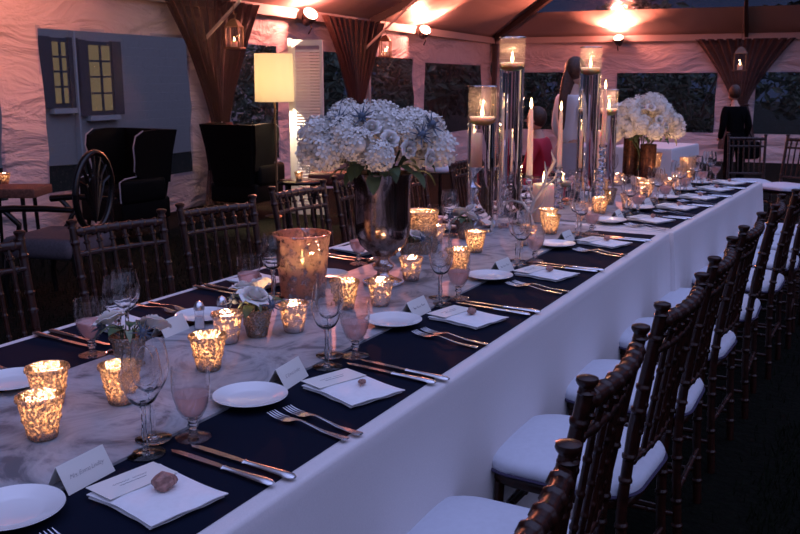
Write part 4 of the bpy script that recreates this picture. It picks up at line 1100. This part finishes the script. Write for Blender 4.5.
o = m_.build('curled_feather', M['feather']); o.location = (-1.53, 4.44, RZ_); tag(o, 'pale curled feather standing above the pink pillar candle', 'feather')

# salt and pepper shakers
for k, (x, y) in enumerate(((-1.672, 1.905), (-1.655, 1.985))):
    r = empty('shaker', (x, y, RZ_))
    MB().lathe([(.001, 0), (.0155, 0), (.0165, .004), (.013, .04), (.0145, .058), (.001, .058)], 10).build('body', M['shaker'], r)
    MB().lathe([(.001, .002), (.0135, .003), (.0115, .036), (.001, .036)], 10).build('contents', M['napkin'] if k == 0 else M['rock'], r)
    MB().lathe([(.0155, .056), (.0155, .066), (.011, .076), (.004, .080), (.001, .081)], 12).build('cap', M['silver'], r)
    tag(r, 'small glass %s shaker with silver cap behind the votives' % ('salt' if k == 0 else 'pepper'), 'shaker', None)

# ------------------------------------------------------------------ lounge furniture along the left wall
def wingback(loc, rz, label):
    r = empty('wingback_armchair', (*loc, 0), rz)      # front = -y
    MB().box(0, -.02, .30, .70, .68, .22, ch=.03).build('base', M['black_leather'], r)
    MB().box(0, -.06, .46, .52, .60, .13, ch=.05).build('seat_cushion', M['black_leather'], r)
    # backrest flares towards the top
    bk = MB(); rows = []
    for k in range(9):
        t = k / 8; z = .38 + .70 * t; rows.append((0, .27 + .10 * t, z, .29 + .10 * t, .06 - .015 * t, .03))
    bk.rrect(rows); bk.build('backrest', M['black_leather'], r)
    for s in (-1, 1):
        wg_ = MB(); out = [(.33, .55), (-.10, .60), (-.17, .68), (-.17, .80), (-.20, .93), (-.17, 1.03), (-.08, 1.08), (.10, 1.09), (.40, 1.08), (.34, .8)]
        vs = []; fs = []; n = len(out)
        for q in (-.03, .03):
            for y, z in out: vs.append((s * (.32 + .12 * (z - .55) / .5 * .55 + q), y, z))
        fs = [tuple(range(n)), tuple(range(2 * n - 1, n - 1, -1))] + [(i, n + i, n + (i + 1) % n, (i + 1) % n) for i in range(n)]
        wg_.add(vs, fs); w__ = wg_.build('wing', M['black_leather'], r, smooth=False)
        MB().box(s * .33, -.06, .50, .10, .62, .24, ch=.045).build('armrest', M['black_leather'], r)
        pp = MB(); pp.tube([(s * .335, -.37, .40), (s * .335, -.375, .60), (s * .335, -.30, .63), (s * .335, -.14, .64), (s * .345, -.175, .70), (s * .365, -.18, .80), (s * .39, -.21, .93), (s * .40, -.18, 1.035), (s * .41, -.08, 1.085)], .007, 6)
        pp.build('piping', M['piping'], r)
        for y in (-.30, .28): MB().tube([(s * .30, y, .20), (s * .31, y * 1.04, 0)], [.025, .016], 8).build('leg', M['ebony'], r)
    r.scale = (.82, .86, .93)
    return tag(r, label, 'armchair', 'black wingback armchairs')
x, y = W(120, 8.45); wingback((x, y), YAW - .55, 'black leather wingback armchair with pale piping below the house windows')
x, y = W(243, 9.8); wingback((x, y), YAW + PI - .40, 'black wingback armchair seen from behind left of the floor lamp')

# open oval-back armchair facing image left
x, y = W(50, 5.9); r = empty('open_back_armchair', (x, y, 0), YAW + PI / 2 + .25 + PI)   # front = -y
r.rotation_euler = (0, 0, YAW - PI / 2 - .25)
MB().box(0, -.02, .40, .54, .52, .14, ch=.05).build('seat', M['grey_seat'], r)
ov = MB(); cz, R_ = .75, .24
def ovp(a, k=1.0): return (R_ * .86 * k * math.cos(a), .25 + .06 * (cz + R_ * k * math.sin(a) - .5), cz + R_ * 1.05 * k * math.sin(a))
ov.tube([ovp(2 * PI * i / 36) for i in range(37)], .022, 8, cap=False); ov.build('back_frame', M['ebony'], r)
for i in range(7):
    a = PI * (.12 + .76 * i / 6); MB().tube([(0, .262, cz - R_ * .85), ovp(a, .55), ovp(a, .97)], [.008, .013, .010], 6).build('back_spoke', M['ebony'], r)
MB().tube([ovp(2 * PI * i / 24, .42) for i in range(25)], .010, 6, cap=False).build('back_ring', M['ebony'], r)
for s in (-1, 1):
    MB().tube([(s * .25, .27, .66), (s * .29, .10, .67), (s * .30, -.12, .665), (s * .29, -.27, .65)], [.018, .020, .022, .024], 8).build('armrest', M['ebony'], r)
    MB().tube([(s * .295, -.20, .65), (s * .29, -.10, .56), (s * .27, -.13, .48), (s * .26, -.18, .42)], .018, 8).build('arm_support', M['ebony'], r)
    MB().tube([(s * .24, -.23, .36), (s * .25, -.27, .15), (s * .245, -.25, 0)], [.026, .018, .016], 8).build('leg', M['ebony'], r)
    MB().tube([(s * .22, .24, .60), (s * .22, .23, .36), (s * .23, .31, 0)], [.018, .022, .016], 8).build('leg', M['ebony'], r)
tag(r, 'dark open carved round back armchair with grey seat at far left', 'armchair')

# side tables
def side_table(u, d, h, rad, mat, label, top='round'):
    x, y = W(u, d); r = empty('side_table', (x, y, 0), YAW)
    if top == 'round': MB().lathe([(.001, h - .03), (rad - .01, h - .03), (rad, h - .02), (rad, h - .006), (rad - .006, h), (.001, h)], 32).build('table_top', mat, r)
    else: MB().box(0, 0, h - .035, rad * 2, rad * 1.4, .07, ch=.01).build('table_top', mat, r)
    for i in range(4):
        a = PI / 4 + i * PI / 2; MB().tube([(rad * .75 * math.cos(a), rad * .6 * math.sin(a), h - .03), (rad * .85 * math.cos(a), rad * .7 * math.sin(a), 0)], [.018, .012], 8).build('leg', M['ebony'], r)
    tag(r, label, 'side table'); return x, y
x, y = side_table(0, 6.9, .66, .26, M['tray'], 'red brown wicker side table at the far left edge', 'sq')
vp.put((x - .02, y - .02, .681), 0, 'small votive holder on the wicker side table at far left', 'votive holder')
tl.put((x - .02, y - .02, .6875), 0, 'lit tealight in the votive on the wicker side table', 'candle')
x, y = side_table(298, 8.6, .52, .22, M['ebony'], 'dark round side table below the louvred screen')
vp.put((x, y - .02, .521), 0, 'small votive holder on the side table below the screen', 'votive holder')
tl.put((x, y - .02, .5275), 0, 'lit tealight in the votive below the louvred screen', 'candle')
x, y = W(328, 9.5); r = empty('upholstered_stool', (x, y, 0), YAW)
MB().box(0, 0, .45, .42, .40, .14, ch=.04).build('seat', simple('oxblood leather', (.07, .012, .01), .5), r)
for a in (-1, 1):
    for b_ in (-1, 1): MB().tube([(a * .17, b_ * .16, .39), (a * .18, b_ * .17, 0)], [.018, .013], 8).build('leg', M['ebony'], r)
tag(r, 'dark red upholstered stool behind the chairs below the louvred screen', 'stool')
x, y = W(441, 9.4); r = empty('round_stool', (x, y, 0))
MB().lathe([(.001, .52), (.14, .52), (.155, .535), (.155, .56), (.14, .585), (.08, .595), (.001, .597)], 28).build('cushion', M['cushion'], r)
MB().lathe([(.001, 0), (.13, 0), (.13, .015), (.02, .03), (.02, .50), (.10, .52), (.001, .52)], 20).build('pedestal', M['ebony'], r)
tag(r, 'round white cushioned stool beyond the near bouquet', 'stool')

# floor lamp
x, y = W(274, 9.7); r = empty('floor_lamp', (x, y, 0))
MB().lathe([(.001, 0), (.14, 0), (.14, .015), (.03, .03), (.012, .05), (.012, 1.28), (.001, 1.28)], 24).build('pole', M['lamp_metal'], r)
MB().lathe([(.205, 1.235), (.200, 1.73), (.197, 1.73), (.202, 1.235)], 40).build('lamp_shade', M['shade'], r)
MB().lathe([(.001, 1.30), (.015, 1.31), (.03, 1.36), (.035, 1.40), (.02, 1.44), (.001, 1.45)], 14).build('bulb', emit('bulb', (1, .75, .4), 20), r)
point('bulb_light', r, (0, 0, 1.50), 190, (1, .78, .50), .05)
tag(r, 'lit floor lamp with cream drum shade beside the louvred screen', 'lamp')
# louvred screen
x, y = W(308, 9.9); r = empty('louvred_screen', (x, y, 0), YAW - .12)
hgt, hw = 1.88, .15
for s in (-1, 1): MB().box(s * hw, 0, hgt / 2, .035, .03, hgt).build('stile', M['louvre'], r, smooth=False)
for z in (.03, hgt * .5, hgt - .03): MB().box(0, 0, z, hw * 2, .028, .06).build('rail', M['louvre'], r, smooth=False)
lv = MB(); z = .10
while z < hgt - .09:
    if abs(z - hgt * .5) > .05: lv.box(0, 0, 0, hw * 2 - .03, .036, .006, mat=Matrix.Translation((0, 0, z)) @ Matrix.Rotation(.75, 4, 'X'))
    z += .032
lv.build('louvres', M['louvre'], r, smooth=False)
MB().box(-hw - .05, .05, hgt / 2 + .01, .05, .03, hgt + .02, ch=.008).build('side_panel', M['louvre'], r)
tag(r, 'tall white louvred folding screen to the right of the floor lamp', 'screen')

# far cloth-covered table beyond
x, y = W(672, 10.2); o = tablecloth('tablecloth', -.35, .35, -.5, .5, zt=.76, seed=9); o.location = (x - .15, y, -.02); o.rotation_euler = (0, 0, -.1)
tag(o, 'white cloth on the small far table behind the far bouquet', 'tablecloth')

# ------------------------------------------------------------------ people
def skin(name, joints, edges, mat, parent, sub=2):
    """joints: [(x,y,z,r) or (x,y,z,rx,ry)]; first joint is the root"""
    me = bpy.data.meshes.new(name); me.from_pydata([j[:3] for j in joints], edges, [])
    o = bpy.data.objects.new(name, me); C.objects.link(o)
    o.modifiers.new('s', 'SKIN'); 
    sv = me.skin_vertices[0].data if me.skin_vertices else None
    if sv is None:
        bpy.context.view_layer.update()
    for i, j in enumerate(joints):
        v = me.skin_vertices[0].data[i]; v.radius = (j[3], j[4] if len(j) > 4 else j[3]); v.use_root = (i == 0)
    md = o.modifiers.new('u', 'SUBSURF'); md.levels = sub; md.render_levels = sub
    bpy.context.view_layer.update()
    m2_ = bpy.data.meshes.new_from_object(o.evaluated_get(bpy.context.evaluated_depsgraph_get()))
    bpy.data.objects.remove(o); m2_.materials.clear(); m2_.materials.append(mat); m2_.shade_smooth()
    o = bpy.data.objects.new(name, m2_); C.objects.link(o); o.parent = parent; return o
def hand(mbm, wrist, d, side, s=1.0):
    """palm, four fingers and a thumb added to a mesh builder"""
    wv = Vector(wrist); d = Vector(d).normalized(); a = Vector(side).normalized(); nrm = d.cross(a).normalized()
    mbm.tube([wv - d * .01, wv + d * .04 * s, wv + d * .085 * s], [.020 * s, .034 * s, .036 * s], 8, flat=.45)
    for i, L in enumerate((.062, .072, .067, .052)):
        b0 = wv + d * .082 * s + a * (i - 1.5) * .019 * s
        p1_ = b0 + d * L * .4 * s + nrm * .006; p2_ = b0 + d * L * .7 * s + nrm * .018; p3_ = b0 + d * L * .88 * s + nrm * .034
        mbm.tube([b0 - d * .01, p1_, p2_, p3_], [.0095 * s, .009 * s, .008 * s, .006 * s], 6)
    b0 = wv + d * .025 * s - a * .028 * s
    mbm.tube([b0, b0 + d * .03 * s - a * .022 * s, b0 + d * .058 * s - a * .026 * s + nrm * .01], [.012 * s, .011 * s, .008 * s], 6)
def person(loc, rz, h, label, top, bottom, hairm, pose='stand', long=False, lean=0.0, skirt=False, sleeves=True):
    r = empty('person', loc, rz); s = h / 1.7       # faces -y
    L = lambda *p: tuple(q * s for q in p)
    def ln_(p):                                      # bend forward at the hips
        x_, y_, z_ = p[:3]; zz = z_ - .92
        if zz > 0: y_, z_ = y_ * math.cos(lean) - zz * math.sin(lean), .92 + zz * math.cos(lean) + y_ * math.sin(lean)
        return (x_ * s, y_ * s, z_ * s) + tuple(q * s for q in p[3:])
    if pose == 'stand':
        J = [(0, 0, .93, .135, .10), (0, 0, 1.10, .115, .085), (0, .01, 1.28, .15, .095), (0, .01, 1.40, .10, .075), (0, 0, 1.47, .052), (0, -.01, 1.53, .05),
             (.165, .01, 1.37, .06), (.22, .02, 1.10, .042), (.20, -.12, .93, .032), (.19, -.15, .90, .026),
             (-.165, .01, 1.37, .06), (-.22, .02, 1.10, .042), (-.20, -.10, .90, .032), (-.19, -.13, .87, .026),
             (.09, 0, .84, .085), (.10, -.01, .48, .058), (.10, .02, .09, .038), (.10, -.10, .035, .035),
             (-.09, 0, .84, .085), (-.10, .02, .48, .058), (-.10, .05, .09, .038), (-.10, -.07, .035, .035)]
    else:
        J = [(0, 0, .52, .15, .12), (0, .02, .70, .125, .09), (0, .0, .90, .15, .095), (0, -.02, 1.01, .10, .075), (0, -.04, 1.08, .052), (0, -.05, 1.13, .05),
             (.165, -.02, .98, .06), (.24, -.06, .74, .042), (.18, -.26, .66, .032), (.16, -.30, .65, .026),
             (-.165, -.02, .98, .06), (-.24, -.06, .74, .042), (-.18, -.26, .66, .032), (-.16, -.30, .65, .026),
             (.09, -.05, .50, .085), (.11, -.42, .50, .062), (.11, -.42, .10, .042), (.11, -.54, .035, .035),
             (-.09, -.05, .50, .085), (-.11, -.42, .50, .062), (-.11, -.42, .10, .042), (-.11, -.54, .035, .035)]
    E_ = [(0, 1), (1, 2), (2, 3), (3, 4), (4, 5), (2, 6), (6, 7), (7, 8), (8, 9), (2, 10), (10, 11), (11, 12), (12, 13), (0, 14), (14, 15), (15, 16), (16, 17), (0, 18), (18, 19), (19, 20), (20, 21)]
    JJ = [ln_(j) for j in J]
    body = skin('body', JJ, E_, M['skin'], r)
    # head on the neck, with face, ears and hands, joined into the same continuous body mesh
    hc = Vector(JJ[5][:3]) + Vector((0, -.015 * s, .095 * s)); hm = MB()
    hm.ball(hc, .5 * s, 20, 14, (.155, .19, .235))
    hm.ball(hc + Vector((0, -.035, -.05)) * s, .5 * s, 14, 10, (.11, .12, .12))
    hm.tube([hc + Vector((0, -.09, .015)) * s, hc + Vector((0, -.118, -.02)) * s, hc + Vector((0, -.09, -.028)) * s], [.008 * s, .013 * s, .006 * s], 6)
    for q in (-1, 1):
        hm.ball(hc + Vector((q * .078, .005, -.005)) * s, .02 * s, 8, 6, (.4, .8, 1.5))
    for w0, w1 in ((8, 9), (12, 13)):
        a = Vector(JJ[w0][:3]); b_ = Vector(JJ[w1][:3]); hand(hm, b_, b_ - a, (1, 0, 0) if w0 == 8 else (-1, 0, 0), s)
    me = hm.mesh('h', M['skin'])
    import bmesh
    bm = bmesh.new(); bm.from_mesh(body.data); bm.from_mesh(me); bm.to_mesh(body.data); bm.free(); body.data.shade_smooth()
    fe = MB()
    for q in (-1, 1): fe.ball(hc + Vector((q * .032, -.083, .008)) * s, .012 * s, 8, 6)
    fe.build('eyes', M['hair'], r)
    MB().tube([hc + Vector((-.025, -.088, -.052)) * s, hc + Vector((0, -.095, -.055)) * s, hc + Vector((.025, -.088, -.052)) * s], .005 * s, 6).build('mouth', M['rock'], r)
    # clothing
    def grow(idx, k, name, mat, cut=None):
        ids = idx; mp = {v: i for i, v in enumerate(ids)}
        jj = [JJ[i][:3] + tuple(q * k + .008 for q in JJ[i][3:]) for i in ids]
        if cut:
            for a, b_, t in cut:
                jj[mp[a]] = tuple(JJ[b_][q] * (1 - t) + JJ[a][q] * t for q in range(3)) + jj[mp[a]][3:]
        ee = [(mp[a], mp[b_]) for a, b_ in E_ if a in mp and b_ in mp]
        return skin(name, jj, ee, mat, r)
    up = [0, 1, 2, 3, 6, 7, 8, 10, 11, 12] if sleeves else [0, 1, 2, 3, 6, 10]
    grow(up, 1.10, 'jacket' if top is M['suit'] else 'top', top)
    if skirt:
        rows = []; z0 = JJ[0][2] + .06 * s; cx_, cy_ = JJ[0][0], JJ[0][1]
        sk_ = MB().lathe([(.13 * s, z0), (.17 * s, z0 - .12 * s), (.20 * s, z0 - .35 * s), (.23 * s, z0 - .55 * s)], 32, c=(cx_, cy_, 0), fn=lambda R, z, a: R * (1 + .05 * math.sin(a * 9) * (z0 - z)))
        sk_.build('skirt', bottom, r)
    else: grow([0, 1, 14, 15, 16, 18, 19, 20], 1.08, 'trousers', bottom)
    sh = MB()
    for q in (17, 21):
        v = Vector(JJ[q][:3]); sh.ball(v + Vector((0, .02, -.0)) * s, .05 * s, 10, 8, (.9, 2.4, .68))
    sh.build('shoes', M['suit'], r)
    hr = MB(); hr.ball(hc + Vector((0, .018, .022)) * s, .5 * s, 20, 12, (.178, .20, .235))
    if long:
        hr.tube([hc + Vector((0, .05, .04)) * s, hc + Vector((0, .085, -.08)) * s, hc + Vector((0, .105, -.25)) * s, hc + Vector((.0, .125, -.42)) * s, hc + Vector((0, .13, -.52)) * s], [.06 * s, .075 * s, .078 * s, .06 * s, .02 * s], 14, flat=.5)
    hr.build('hair', hairm, r)
    tag(r, label, 'person'); return r
x, y = W(574, 7.9)
person((x, y, gz(x, y)), YAW + PI / 2 + .45, 1.60, 'person with long brown hair in a white blouse standing behind the tapers', M['blouse'], M['skirt'], M['longhair'], long=True, skirt=True)
x, y = W(740, 13.4)
person((x, y, gz(x, y)), YAW + PI + .15, 1.60, 'person in black with bowed head standing before the back drape', M['suit'], M['suit'], M['hair'], lean=.20)
bx, by = W(751, 13.3)
r = empty('shoulder_bag', (bx, by, gz(bx, by)), YAW); MB().box(.08, 0, .70, .24, .12, .26, ch=.04).build('bag_body', M['suit'], r)
MB().tube([(0, 0, .80), (-.06, 0, 1.05), (-.10, 0, 1.22), (.02, .03, 1.0), (.14, .02, .80)], .009, 6).build('strap', M['suit'], r)
tag(r, 'black bag hanging at the hip of the person in black', 'bag')
x, y = W(543, 8.6)
person((x, y, gz(x, y)), YAW + PI + 1.1, 1.52, 'person in red seated behind the candles left of the white blouse', M['red'], M['red'], M['hair'], pose='sit')
r = ch.put((x + .0, y + .02, gz(x, y)), YAW + 1.1, 'dark wood chiavari chair under the person in red', 'chair')
